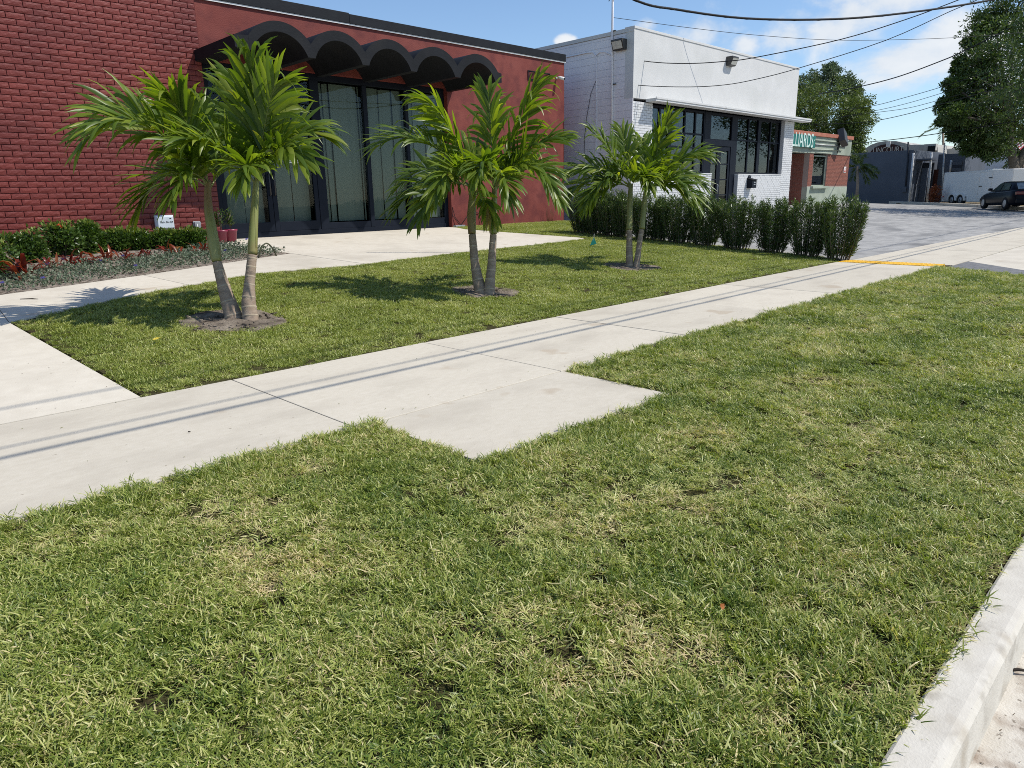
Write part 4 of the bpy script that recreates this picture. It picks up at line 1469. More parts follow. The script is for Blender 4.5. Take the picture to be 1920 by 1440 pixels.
MB().prism([(XA - 0.06, y, z) for y, z in loop], (0.055, 0, 0)).build('name_board', M_maroon, arch)
ya, za = ga(1664.5, 281.0, XA - 0.1)
text('LINCOURT', 'lettering', (XA - 0.075, ya, za), (0, -1, 0), (0, 0, 1), 0.66, M_gold, arch, sx=0.82, ext=0.01)
ya, za = ga(1665.5, 274, XA - 0.1)
MB().box((XA - 0.2, ya - 0.17, za - 0.08), (XA - 0.062, ya + 0.17, za + 0.40)).build('lamp', M_trim, arch)
MB().box((XA - 0.5, ga(1757, 280)[0], ga(1757, 282)[1]), (XA - 0.004, ga(1735, 280)[0], ga(1735, 271)[1])).build('cornice_block', M_beige, arch)
ya, za = ga(1746, 279, XA - 0.6)
MB().box((XA - 0.56, ya - 0.3, za - 0.26), (XA - 0.51, ya + 0.3, za + 0.24)).build('vent', M_black, arch)
MB().box((XA + 3, ga(1800, 300, XA + 3)[0], 0), (XA + 9, ga(1758, 300, XA + 3)[0], ga(1775, 279, XA + 3)[1])).build('annex_wall', M_beige, arch)

# pale warehouse on the far right
XH = 82.0
M_pale = mat('pale_blue_cladding', (0.50, 0.54, 0.60), 0.7, (0.55, 0.59, 0.65), 0.3, 4)
M_pale2 = mat('white_cladding', (0.66, 0.68, 0.70), 0.7)
wr = empty('warehouse', (XH, float(g(1860, 330, XH)[1]), 0), label='pale blue gabled warehouse beyond the white trailer', cat='building')
loop = [ga(1803, 300, XH), ga(1808, 297, XH), ga(1835, 287, XH), ga(1990, 296, XH), ga(1990, 390, XH), ga(1803, 390, XH)]
MB().prism([(XH, y, z) for y, z in loop], (10, 0, 0)).build('gable_wall', M_pale, wr)
loop = [ga(1806, 289.5, XH - 0.2), ga(1815, 283, XH - 0.2), ga(1905, 279, XH - 0.2), ga(1990, 284, XH - 0.2), ga(1990, 294, XH - 0.2), ga(1890, 289, XH - 0.2), ga(1838, 290, XH - 0.2)]
MB().prism([(XH - 0.25, y, z) for y, z in loop], (0.2, 0, 0)).build('roof_edge', M_beige, wr)
MB().box((XH - 1.6, ga(1925, 330, XH - 1.6)[0], 0), (XH - 0.01, ga(1877, 330, XH - 1.6)[0], ga(1890, 308, XH - 1.6)[1])).build('porch', M_pale2, wr)

# ------------------------------------------------------------------ overhead wires
def wire(name, pts, d0, d1, rad, label, cat='wire', group='overhead wires', wob=0.0, n=40):
    """smooth hanging cable through measured points; its distance runs from d0 to d1"""
    pts = [np.array(p, float) for p in pts]
    # Catmull-Rom through the points
    out = []
    P = [2 * pts[0] - pts[1]] + pts + [2 * pts[-1] - pts[-2]]
    seg = len(pts) - 1
    for i in range(seg):
        a, b, c_, d_ = P[i], P[i + 1], P[i + 2], P[i + 3]
        for k in range(n // seg):
            t = k / (n // seg)
            q = 0.5 * (2 * b + (c_ - a) * t + (2 * a - 5 * b + 4 * c_ - d_) * t * t + (3 * b - a - 3 * c_ + d_) * t ** 3)
            out.append(((i + t) / seg, q))
    out.append((1.0, pts[-1]))
    W = []
    for t, q in out:
        D = 1 / ((1 - t) / d0 + t / d1)
        W.append(atD(q[0], q[1], D))
    o = empty(name, W[0], label=label, cat=cat, group=group)
    MB().tube(W, rad, 6).build('cable', M_wire, o)
    return W, o
W, o = wire('twisted_cable', [(1040, -75), (1190, 0), (1270, 18), (1400, 34.5), (1560, 36), (1700, 24), (1860, 0), (2000, -30)], 11, 16, 0.019, 'thick twisted black cable sagging across the top of the sky')
mb = MB()
pts = []
for i in range(len(W) - 1):
    for k in range(5):
        t = k / 5
        a = (i * 5 + k) * 0.9
        c0 = W[i] * (1 - t) + W[i + 1] * t
        pts.append(c0 + RT * 0.014 * math.cos(a) + UP * 0.014 * math.sin(a))
mb.tube(pts, 0.010, 5).build('wrap_wire', M_wire, o)
dm = depth((XW, top[1], 4.5))
wire('thin_wire', [(1150, 33), (1300, 53), (1420, 66), (1560, 75), (1700, 74), (1830, 68), (1990, 54)], dm, 26, 0.007, 'thin wire from the mast top running level in front of the clouds')
wire('service_wire', [(1150, 104), (1220, 116), (1290, 119), (1360, 115), (1420, 107), (1576, 74), (1700, 36), (1797, 0), (1900, -40)], dm, 18, 0.012, 'black service wire crossing the upper white front and rising to the right')
wire('service_wire', [(1151, 150), (1200, 160), (1290, 163), (1360, 159), (1420, 148), (1500, 127), (1660, 76), (1780, 22), (1832, 0), (1930, -45)], dm, 18, 0.010, 'lower black service wire crossing the white front above the ledge')
wire('street_wire', [(1535, 176), (1600, 165), (1680, 145), (1760, 116), (1815, 92), (1960, 20)], 52, 34, 0.03, 'wire coming out of the dense tree and rising to the large right-hand tree')
wire('far_wire', [(1560, 208), (1634, 199), (1700, 182), (1772, 161), (1900, 120)], 52, 40, 0.016, 'uppermost of four far wires strung between the two trees')
wire('far_wire', [(1560, 222), (1634, 209), (1700, 194), (1780, 170), (1900, 130)], 52, 40, 0.014, 'second from the top of four far wires strung between the two trees')
wire('far_wire', [(1560, 222), (1634, 212), (1700, 203), (1760, 188), (1900, 150)], 52, 40, 0.014, 'third from the top of four far wires strung between the two trees')
wire('far_wire', [(1500, 233), (1560, 232), (1630, 228), (1700, 214), (1766, 195), (1900, 158)], 52, 40, 0.018, 'lowest of four far wires strung between the two trees')
wire('far_wire', [(1560, 272), (1612, 268), (1680, 261), (1755, 251), (1900, 228)], 64, 44, 0.026, 'low far wire just above the arched roof')
# cables along the kerb, high above; their shadows lie on the sidewalk
for y, z, r, lab in [(1.22, 5.2, 0.019, 'overhead cable running along the kerb, lowest of three'), (1.06, 5.8, 0.011, 'overhead cable running along the kerb, middle of three'), (1.15, 7.1, 0.014, 'overhead cable running along the kerb, highest of three')]:
    o = empty('kerb_cable', (0, y, z), label=lab, cat='wire', group='cables along the kerb')
    pts = [(x, y, z + 0.30 * ((x - 7) / 15.0) ** 2) for x in np.linspace(-25, 45, 40)]
    MB().tube(pts, r, 6).build('cable', M_wire, o)


# ------------------------------------------------------------------ palms
M_trunk = mat('palm_trunk_bark', (0.255, 0.190, 0.138), 0.9, (0.35, 0.275, 0.21), 9, 8, bump=0.004, bump_scale=70, c3=(0.19, 0.15, 0.12), scale3=16, mix3=(0.5, 0.75), spec=0.1, stretch=(1, 1, 2.5))
M_ring = mat('palm_ring_scar', (0.44, 0.365, 0.27), 0.9, (0.34, 0.275, 0.20), 20, 4, spec=0.1)
M_shaft = mat('palm_crownshaft', (0.18, 0.20, 0.055), 0.5, (0.26, 0.26, 0.10), 5, 6, c3=(0.20, 0.115, 0.05), scale3=3.2, mix3=(0.50, 0.72), spec=0.4, stretch=(1, 1, 0.35))
M_frond = leaf_mat('palm_leaflet', [(0.0, (0.066, 0.115, 0.020)), (0.4, (0.122, 0.186, 0.026)), (0.75, (0.205, 0.26, 0.034)), (0.94, (0.31, 0.325, 0.06)), (1.0, (0.30, 0.23, 0.09))], trans=0.50, rough=0.36, spec=0.4, tcol=(1.75, 1.75, 0.35))
M_rachis = mat('palm_leaf_stalk', (0.16, 0.19, 0.055), 0.45, (0.20, 0.21, 0.07), 5, 3, spec=0.4)


SCL = [0.84, 0.80]


def frond_mesh(C, th, de, L, droop, seed, Lf=0.44, wid=0.030, dead=False, n_pairs=34, pet=0.16):
    """one palm leaf: arching stalk with two ranks of folded leaflets"""
    r = np.random.default_rng(seed)
    L, Lf = L * SCL[0], Lf * SCL[1]
    th, de = math.radians(th), math.radians(de)
    d0 = (RT * math.cos(th) + np.array([0, 0, 1.0]) * math.sin(th)) * math.cos(de) - np.array([FW[0], FW[1], 0]) / math.hypot(FW[0], FW[1]) * math.sin(de)
    d0 /= np.linalg.norm(d0)
    S = 40
    pts, tan = [np.array(C, float)], []
    for i in range(S):
        t = (i + 0.5) / S
        d = d0 + np.array([0, 0, -1.0]) * droop * t ** 1.4
        d /= np.linalg.norm(d)
        tan.append(d)
        pts.append(pts[-1] + d * L / S)
    tan.append(tan[-1])
    pts, tan = np.array(pts), np.array(tan)
    V, F, RN = [], [], []
    side0 = np.cross(d0, [0, 0, 1.0])
    if np.linalg.norm(side0) < 0.45:
        side0 = RT - d0 * np.dot(RT, d0)
    side0 /= np.linalg.norm(side0)
    roll = r.uniform(-0.3, 0.3) * (0.5 if d0[2] > 0.8 else 1) + (0 if (abs(math.cos(th)) < 0.3 or abs(math.sin(de)) > 0.6) else r.uniform(0.35, 0.8) * (1 if math.cos(th) < 0 else -1))
    nl = n_pairs
    for i in range(nl):
        u = i / (nl - 1)
        t = pet + (0.985 - pet) * u
        for sgn in (-1, 1):
            tt = min(max(t + r.uniform(-0.008, 0.008), 0), 0.999) * S
            k = int(tt)
            p = pts[k] * (1 - (tt - k)) + pts[min(k + 1, S)] * (tt - k)
            tg = tan[k]
            sd = side0 - tg * np.dot(side0, tg)
            sd /= np.linalg.norm(sd)
            up = np.cross(sd, tg)
            if up[2] < 0 and abs(tg[2]) < 0.9:
                up = -up
            sd2 = sd * math.cos(roll) + up * math.sin(roll)
            up2 = up * math.cos(roll) - sd * math.sin(roll)
            sweep = math.radians(60 - 42 * u + r.uniform(-12, 12))
            lift = math.radians(34 + r.uniform(-26, 28))
            ld = tg * math.cos(sweep) + (sd2 * sgn * math.cos(lift) + up2 * math.sin(lift)) * math.sin(sweep)
            ld /= np.linalg.norm(ld)
            ll = Lf * (0.55 + 0.75 * math.sin(math.pi * (0.12 + 0.72 * u)) ** 1.0) * r.uniform(0.78, 1.12) * 0.86
            w = wid * (0.8 + 0.45 * math.sin(math.pi * min(1, 0.2 + 0.7 * u))) * r.uniform(0.85, 1.15)
            g = r.uniform(0.2, 1.1) * (1.7 if dead else 1.0)
            if r.random() < 0.2:
                g += r.uniform(0.6, 1.6)
            wd = np.cross(ld, up2)
            wd /= max(np.linalg.norm(wd), 1e-6)
            tw = r.uniform(-0.5, 0.5)
            seg = 6
            q = p.copy()
            base_i = sum(len(a) for a in V)
            vv = []
            for s in range(seg + 1):
                f = s / seg
                dd = ld + np.array([0, 0, -1.0]) * g * f ** 2.2
                dd /= np.linalg.norm(dd)
                if s:
                    q = q + dd * ll / seg
                ww = w * (math.sin(math.pi * min(1.0, 0.17 + 0.62 * f)) if f < 0.55 else math.sin(math.pi * 0.511) * (1 - ((f - 0.55) / 0.45) ** 1.6)) * 0.5
                ww = max(ww, 0.0012)
                n_ = np.cross(dd, wd)
                c, s_ = math.cos(tw * f), math.sin(tw * f)
                w1 = wd * c + n_ * s_
                nn = np.cross(dd, w1)
                fold = 0.42 * (1 - 0.5 * f)
                vv += [q + w1 * ww + nn * ww * fold, q, q - w1 * ww + nn * ww * fold]
            V.append(np.array(vv))
            for s in range(seg):
                a = base_i + 3 * s
                F += [(a, a + 1, a + 4, a + 3), (a + 1, a + 2, a + 5, a + 4)]
            rv = np.clip(r.beta(2, 2.4) * 0.86 + 0.03, 0, 0.93)
            tipc = np.linspace(0, 1, seg + 1) ** 5 * (0.25 if r.random() < 0.35 else 0.0)
            RN.append(np.repeat(np.clip(rv + tipc + (0.45 if dead and r.random() < 0.4 else 0), 0, 1), 3))
    V = np.concatenate(V)
    RN = np.concatenate(RN)
    me = tri_mesh('frond', V, F, M_frond, None, RN, as_mesh=True, smooth=True)
    mb = MB()
    mb.tube(pts[::2], list(np.interp(np.linspace(0, 1, len(pts[::2])), [0, 0.08, 1], [0.020, 0.011, 0.0025]) * (L / 1.3)), 6)
    return me, mb


def palm(base_px, z_depth, trunks, label):
    B = onT(*base_px)
    D = depth(B)
    root = empty('palm_tree', B, label=label, cat='palm tree', group='double-trunk palms on the entrance lawn')
    for ti, (tr, sh, crown, fr, dd) in enumerate(trunks):
        Dt = D + dd
        P = [atD(x, y, Dt) for x, y, r in tr]
        r0 = [r / F_PX * Dt for x, y, r in tr]
        # fine resampling, with swollen ring scars
        cum = np.concatenate([[0], np.cumsum([np.linalg.norm(b - a) for a, b in zip(P[:-1], P[1:])])])
        n = 60
        s = np.linspace(0, cum[-1], n)
        Q = np.stack([np.interp(s, cum, [p[i] for p in P]) for i in range(3)], 1)
        # smooth the path
        for _ in range(6):
            Q[1:-1] = (Q[:-2] + 2 * Q[1:-1] + Q[2:]) / 4
        rr = np.interp(s, cum, r0)
        for _ in range(4):
            rr[1:-1] = (rr[:-2] + 2 * rr[1:-1] + rr[2:]) / 4
        Q = np.vstack([Q[:1] - (Q[1:2] - Q[:1]) / np.linalg.norm(Q[1] - Q[0]) * 0.12, Q])
        rr = np.concatenate([[rr[0] * 1.06], rr])
        MB().tube(Q, list(rr), 18).build('trunk', M_trunk, root)
        # ring scars: thin raised collars
        g = 0.045
        mb = MB()
        while g < cum[-1]:
            c = np.array([np.interp(g, s, Q[1:, i]) for i in range(3)])
            c2 = np.array([np.interp(g + 0.017, s, Q[1:, i]) for i in range(3)])
            tlt = (RT * random.uniform(-0.15, 0.15)) * 0.02
            ra = float(np.interp(g, s, rr[1:]))
            mb.tube([c + tlt * 0, c * 0.5 + c2 * 0.5, c2], [ra * 0.998, ra * 1.05 + 0.0012, ra * 1.0], 18, cap=False)
            g += random.uniform(0.085, 0.13) * (1 + 0.3 * (ti == 0))
        mb.build('ring_scar', M_ring, root)
        P = [atD(x, y, Dt) for x, y, r in sh]
        cum = np.concatenate([[0], np.cumsum([np.linalg.norm(b - a) for a, b in zip(P[:-1], P[1:])])])
        s = np.linspace(0, cum[-1], 26)
        Q = np.stack([np.interp(s, cum, [p[i] for p in P]) for i in range(3)], 1)
        rr = np.interp(s, cum, [r / F_PX * Dt for x, y, r in sh])
        for _ in range(3):
            Q[1:-1] = (Q[:-2] + 2 * Q[1:-1] + Q[2:]) / 4
            rr[1:-1] = (rr[:-2] + 2 * rr[1:-1] + rr[2:]) / 4
        mb = MB().tube(Q, list(rr), 16)
        # a split sheath edge spiralling up
        for ph in (0.4, 2.6):
            mb.tube([Q[i] + (RT * math.cos(ph + i * 0.05) - FW * math.sin(ph + i * 0.05)) * rr[i] * 0.98 for i in range(2, 24)], 0.004, 5)
        mb.build('crownshaft', M_shaft, root)
        top = Q[-1]
        Cc = atD(crown[0], crown[1], Dt)
        for k, f in enumerate(fr):
            th, de, L, dr = f[:4]
            dead = len(f) > 4
            # each stalk leaves the shaft between its upper third and the top
            b = Cc + (RT * math.cos(math.radians(th)) * 0.02) + np.array([0, 0, -0.02 * (k % 3)])
            me, stalk = frond_mesh(b, th, de, L, dr, 1000 + int(base_px[0]) * 10 + ti * 97 + k * 13, dead=dead, wid=0.043 if base_px[0] < 600 else 0.038, Lf=(0.60 if base_px[0] < 600 else 0.50) * min(1.1, 0.45 + 0.4 * L), n_pairs=29 if not dead else 16)
            fo = link('frond', me, None, root)
            stalk.build('stalk', M_rachis, fo)
    return root


SCL[:] = [0.80, 0.80]
palm((455, 600), 0, [
    ([(441, 602, 17), (427, 562, 13.5), (414, 518, 10), (407, 492, 8.5)],
     [(406.5, 490, 8.5), (402, 465, 10.5), (397, 430, 9.5), (391, 395, 8), (389, 362, 6.5), (391, 338, 5)], (391, 345),
     [(119, 8, 1.62, 1.35), (150, -15, 1.25, 1.75), (106, -30, 1.6, 0.85), (92, 20, 1.2, 0.9), (128, -42, 1.4, 1.1), (68, -40, 1.25, 0.9), (98, 60, 0.95, 1.6), (112, 25, 1.45, 1.1)], 0.03),
    ([(470, 602, 14.5), (466, 566, 13), (468, 530, 9.5), (473, 478, 8.5)],
     [(473.5, 477, 8.8), (475, 440, 8), (477, 400, 7.2), (479, 365, 6), (481, 335, 4.6)], (481, 338),
     [(86, 0, 1.36, 0.10), (100, -15, 1.3, 0.4), (73, 15, 1.28, 0.6), (62, -10, 1.12, 1.15), (58, 20, 1.05, 1.4), (116, 30, 1.1, 1.0), (84, -50, 1.3, 0.8), (78, 55, 0.95, 1.3)], -0.02),
], 'large leaning double-trunk palm nearest the driveway, in front of the glass doors')
SCL[:] = [0.83, 0.82]
palm((905, 552), 0, [
    ([(903, 553, 12.5), (895, 520, 10), (890, 490, 8.0), (885.5, 440, 6.8)],
     [(885, 438, 7.2), (884, 405, 8.2), (886, 370, 7), (888, 345, 6)], (888, 346),
     [(128, 5, 1.62, 1.15), (160, 10, 1.3, 1.6), (142, -25, 1.5, 1.25), (108, 0, 1.45, 0.8), (84, 50, 1.2, 1.5), (155, 35, 1.15, 2.1), (-50, 30, 0.62, 1.2, 1), (118, 45, 1.25, 1.8)], 0.02),
    ([(917, 550, 11), (919.5, 520, 9), (922, 495, 8), (925, 440, 6.2)],
     [(925.2, 438, 6.5), (926, 405, 6.2), (927, 370, 5), (927.5, 348, 4.2)], (927, 350),
     [(67, 0, 1.60, 0.10), (54, 8, 1.25, 0.85), (46, -20, 1.15, 1.1), (52, 20, 1.32, 2.2), (92, -12, 1.45, 0.45), (100, 45, 1.25, 1.3), (60, -45, 1.35, 0.9), (75, 50, 1.15, 1.9), (118, -30, 1.35, 0.9)], -0.02),
], 'middle double-trunk palm in front of the red stucco wall, a dead frond hanging')
SCL[:] = [0.79, 0.84]
palm((1186, 502), 0, [
    ([(1181, 504, 7.8), (1180, 480, 6.4), (1180, 455, 5.6), (1180, 432, 5.2)],
     [(1180, 430.5, 5.6), (1181, 395, 5.0), (1182, 360, 4.4), (1183, 345, 4)], (1183, 347),
     [(121, 0, 1.30, 0.40), (142, 8, 1.35, 1.0), (150, -12, 1.4, 1.5), (148, 20, 1.2, 2.1), (94, -22, 1.3, 0.5), (78, 50, 1.05, 1.4), (110, -50, 1.25, 0.8), (165, 10, 1.1, 1.9)], 0.02),
    ([(1193, 501, 6.2), (1196, 478, 5.4), (1199, 455, 5), (1203, 431, 4.8)],
     [(1203.5, 429, 5.3), (1207, 395, 4.6), (1210, 365, 4.2), (1211, 350, 3.6)], (1211, 352),
     [(75, 0, 1.35, 0.28), (50, 5, 1.4, 0.85), (38, -12, 1.4, 1.3), (34, 25, 1.25, 2.1), (60, -42, 1.25, 0.8), (98, 50, 1.05, 1.4), (88, -30, 1.3, 0.6), (25, 5, 0.95, 1.7)], -0.02),
], 'smallest double-trunk palm farthest from the driveway, in front of the hedge')


# bare rings of dirt round the palms, sunk a little into the turf
def dirt_ring(px, rx, ry, label):
    B = onT(*px)
    o = empty('planting_ring', (B[0], B[1], ter(B[0], B[1])), label=label, cat='planting bed', group='bare planting rings round the palms')
    n = 40
    R_, A = 9, n
    V, F = [], []
    rr_ = np.random.default_rng(int(px[0]))
    ph = rr_.uniform(0, 6, 6)
    for i in range(R_ + 1):
        for k in range(A):
            a = 2 * math.pi * k / A
            rad = (i / R_)
            wob = 1 + 0.07 * math.sin(3 * a + ph[0]) + 0.05 * math.sin(5 * a + ph[1])
            x = B[0] + rx * rad * wob * math.cos(a)
            y = B[1] + ry * rad * wob * math.sin(a)
            h = 0.012 - 0.012 * rad ** 2 + 0.012 * math.sin(9 * x + ph[2]) * math.sin(11 * y + ph[3]) + rr_.uniform(-0.004, 0.004)
            if i == R_:
                h = -0.03
            V.append((x, y, ter(x, y) + h + 0.006))
    for i in range(R_):
        for k in range(A):
            k2 = (k + 1) % A
            F.append((i * A + k, (i + 1) * A + k, (i + 1) * A + k2, i * A + k2))
    mb = MB().add(V, F, True)
    mb.build('dirt', M_dirt, o)
    # crumbs and dead roots
    mb = MB()
    for k in range(170):
        a, q = rr_.uniform(0, 6.28), rr_.uniform(0.1, 1) ** 0.5 * 0.95
        x, y = B[0] + rx * q * math.cos(a), B[1] + ry * q * math.sin(a)
        s = rr_.uniform(0.006, 0.02)
        z = ter(x, y) + 0.018 - 0.012 * q * q
        M_ = Matrix.Translation((x, y, float(z))) @ Matrix.Rotation(rr_.uniform(0, 6), 4, 'Z') @ Matrix.Rotation(rr_.uniform(-0.6, 0.6), 4, 'X')
        mb.box((-s * rr_.uniform(1, 3.2), -s * 0.5, -s * 0.35), (s, s * 0.5, s * 0.35), M_)
    tag(mb.build('crumbs', M_dirt, o), kind='stuff')
    return (B[0], B[1], rx, ry)
RINGS = [dirt_ring((438, 600), 0.50, 0.60, 'wide ring of dry dirt at the foot of the palm nearest the driveway'),
         dirt_ring((908, 547), 0.42, 0.50, 'ring of dry dirt at the foot of the middle palm'),
         dirt_ring((1184, 500), 0.44, 0.50, 'ring of dry dirt at the foot of the smallest palm')]

# ------------------------------------------------------------------ grass
M_grass = leaf_mat('turf_blade', [(0.0, (0.085, 0.140, 0.020)), (0.28, (0.190, 0.240, 0.038)), (0.52, (0.315, 0.355, 0.080)), (0.75, (0.50, 0.495, 0.185)), (1.0, (0.62, 0.50, 0.28))], trans=0.28, rough=0.42, spec=0.4, patch=0.24, patch_scale=1.5, tcol=(1.4, 1.5, 0.6))
M_grass2 = leaf_mat('entrance_turf_blade', [(0.0, (0.095, 0.140, 0.020)), (0.35, (0.23, 0.275, 0.055)), (0.65, (0.39, 0.415, 0.115)), (0.88, (0.56, 0.54, 0.22)), (1.0, (0.48, 0.41, 0.22))], trans=0.28, rough=0.42, spec=0.4, patch=0.16, patch_scale=1.1, tcol=(1.4, 1.5, 0.5))


def tuft(seed, n, rad, len0, len1, lean0, lean1, mt, wide=0.0042, dry=False):
    r = np.random.default_rng(seed)
    V, F, RN = [], [], []
    for i in range(n):
        a = r.uniform(0, 2 * math.pi)
        q = rad * math.sqrt(r.random())
        p = np.array([q * math.cos(a), q * math.sin(a), -0.006])
        az = r.uniform(0, 2 * math.pi)
        lean = math.radians(r.uniform(lean0, lean1))
        L = r.uniform(len0, len1)
        w = wide * r.uniform(0.7, 1.25)
        h = np.array([math.cos(az), math.sin(az), 0])
        sdv = np.array([-math.sin(az), math.cos(az), 0])
        tw = r.uniform(-0.6, 0.6)
        sdv = sdv * math.cos(tw) + np.array([0, 0, 1]) * math.sin(tw)
        d = h * math.sin(lean) + np.array([0, 0, 1]) * math.cos(lean)
        b = len(V)
        bend = r.uniform(0.1, 0.9)
        q_ = p
        seg = 3
        for s in range(seg + 1):
            f = s / seg
            ww = w * (0.75, 1.0, 0.8, 0.0)[s] / 2
            dd = d + h * bend * f - np.array([0, 0, 1]) * bend * 0.7 * f
            dd = dd / np.linalg.norm(dd)
            if s:
                q_ = q_ + dd * L / seg
            if s < seg:
                V += [q_ + sdv * ww, q_ - sdv * ww]
            else:
                V += [q_]
        F += [(b, b + 1, b + 3, b + 2), (b + 2, b + 3, b + 5, b + 4)]
        F3.append((b + 4, b + 5, b + 6))
        v = r.random()
        rv = r.uniform(0.05, 0.75) if v < 0.90 else r.uniform(0.75, 1.0)
        if dry:
            rv = r.uniform(0.62, 1.0) if r.random() < 0.75 else rv
        RN += [rv] * 7
    return np.array(V), F, RN


def tuft_mesh(seed, *a, **k):
    global F3
    F3 = []
    V, F, RN = tuft(seed, *a, **k)
    me = bpy.data.meshes.new('turf')
    me.from_pydata([tuple(v) for v in V], [], [tuple(f) for f in F] + F3)
    at = me.attributes.new('rnd', 'FLOAT', 'POINT')
    at.data.foreach_set('value', np.array(RN, dtype=np.float32))
    me.materials.append(k.get('mt') or a[6])
    return me


def spread(poly, density, jitter_seed, holes=()):
    """random points in a plan polygon, thinned with distance from the camera"""
    r = np.random.default_rng(jitter_seed)
    xs, ys = [p[0] for p in poly], [p[1] for p in poly]
    x0, x1, y0, y1 = min(xs), max(xs), min(ys), max(ys)
    n = int((x1 - x0) * (y1 - y0) * density(0))
    X, Y = r.uniform(x0, x1, n), r.uniform(y0, y1, n)
    D = np.hypot(X, Y)
    keep = inside(poly, X, Y) & (r.random(n) < np.vectorize(density)(D) / density(0))
    for cx, cy, rx, ry in holes:
        wob = 1 + 0.13 * np.sin(3 * np.arctan2(Y - cy, X - cx) + cx) + 0.06 * np.sin(7 * np.arctan2(Y - cy, X - cx))
        keep &= (((X - cx) / rx) ** 2 + ((Y - cy) / ry) ** 2) > (0.86 * wob) ** 2
    # outside the field of view (with a margin for a step to the side) only sparse
    return X[keep], Y[keep], D[keep], r


def noise2(X, Y, seed, sc):
    """cheap smooth value noise"""
    r = np.random.default_rng(seed)
    G = r.random((64, 64))
    x, y = X * sc + 17.3, Y * sc + 9.1
    xi, yi = np.floor(x).astype(int), np.floor(y).astype(int)
    fx_, fy_ = smooth(x - xi), smooth(y - yi)
    g = lambda a, b: G[a % 64, b % 64]
    return (g(xi, yi) * (1 - fx_) + g(xi + 1, yi) * fx_) * (1 - fy_) + (g(xi, yi + 1) * (1 - fx_) + g(xi + 1, yi + 1) * fx_) * fy_


near_t = [tuft_mesh(50 + i, 84, 0.055, 0.015, 0.038, 22, 84, M_grass, wide=0.0037) for i in range(6)] \
    + [tuft_mesh(70 + i, 60, 0.05, 0.028, 0.058, 12, 62, M_grass, wide=0.0039) for i in range(4)]
near_t += [tuft_mesh(80 + i, 58, 0.055, 0.018, 0.044, 44, 88, M_grass, wide=0.0034, dry=True) for i in range(3)]
SEAMS = [[(820, 895), (905, 945), (965, 985), (1012, 1035)], [(640, 985), (720, 960), (820, 895)], [(1030, 955), (1075, 985), (1140, 1020)], [(520, 835), (600, 880), (640, 985)], [(1075, 860), (1030, 955)], [(290, 900), (420, 985), (520, 1080)], [(1180, 1150), (1300, 1230), (1380, 1330)], [(1480, 800), (1600, 900), (1700, 960)], [(950, 1180), (1060, 1240), (1180, 1150)], [(300, 1290), (390, 1240)], [(1395, 1100), (1440, 1115)], [(1620, 1040), (1660, 1050)]]
back_t = [tuft_mesh(90 + i, 74, 0.07, 0.024, 0.050, 15, 74, M_grass2, wide=0.0045) for i in range(6)]

X, Y, D, r = spread([(-3.5, 0.372), (12.1, 0.372), (12.35, 2.05), (12.95, 3.0), (13.15, NEAR_Y - 0.005), (3.815, NEAR_Y - 0.005), (3.805, 2.39), (2.125, 2.405), (2.13, NEAR_Y - 0.005), (-3.5, NEAR_Y - 0.005)],
                    lambda d: 800 if d < 4 else (580 if d < 7 else 380), 5)
# bare and thin spots, sod joints
nz = noise2(X, Y, 3, 1.6) * 0.6 + noise2(X, Y, 4, 4.5) * 0.4
seam = np.minimum(np.abs(((X * 0.98 + 0.17 * Y) / 0.61) % 1 - 0.5), 1)
keep = (nz > 0.22) | (r.random(len(X)) < 0.6)
sp = [(2.36, 1.62, 0.18), (3.0, 1.75, 0.14), (2.6, 1.38, 0.10), (3.9, 1.2, 0.10), (4.6, 1.9, 0.16), (2.55, 0.95, 0.08), (1.25, 1.35, 0.10), (1.5, 1.0, 0.07), (5.6, 1.4, 0.15), (6.6, 2.3, 0.18)]
for cx, cy, q in sp:
    dd = np.hypot((X - cx) / 1.7, Y - cy)
    keep &= (dd > q) | (r.random(len(X)) < 0.62)
# lush tall grass along the edges by the paving, and in patches
edge = np.minimum(np.abs(NEAR_Y - Y) + np.where((X > 2.1) & (X < 3.82), 9, 0), np.where((X > 1.9) & (X < 4.0), np.abs(Y - 2.40) + 0.0, 9))
lush = (edge < 0.28) * 0.75 + (noise2(X, Y, 8, 1.3) > 0.62) * 0.5 + ((Y < 0.85 + 0.15 * np.sin(7 * X)) & (X < 2.7)) * 0.55
tall = r.random(len(X)) < lush
# dry straw patches and the joints between the sods
dry = (noise2(X, Y, 41, 1.9) * 0.6 + noise2(X, Y, 42, 5.0) * 0.4 > 0.60) & (r.random(len(X)) < 0.38)
for cx, cy, q in sp:
    dd = np.hypot((X - cx) / 1.7, Y - cy)
    dry |= (dd < q * 1.6) & (r.random(len(X)) < 0.42)
for pts in SEAMS:
    for a, b in zip(pts[:-1], pts[1:]):
        a, b = onT(*a)[:2], onT(*b)[:2]
        t = np.clip(((X - a[0]) * (b[0] - a[0]) + (Y - a[1]) * (b[1] - a[1])) / ((b - a) @ (b - a)), 0, 1)
        dd = np.hypot(X - a[0] - t * (b[0] - a[0]), Y - a[1] - t * (b[1] - a[1]))
        keep &= (dd > 0.016 + 0.022 * noise2(X, Y, 51, 12)) | (r.random(len(X)) < 0.30)
        dry |= (dd > 0.03) & (dd < 0.10) & (r.random(len(X)) < 0.45)
X, Y, D, tall, dry = X[keep], Y[keep], D[keep], tall[keep], dry[keep]
n = len(X)
P = np.stack([X, Y, ter(X, Y) - 0.008 + 0.026 * noise2(X, Y, 12, 2.2)], 1)
rot = np.stack([r.normal(0, 0.26, n), r.normal(0, 0.26, n), r.uniform(0, 6.283, n)], 1)
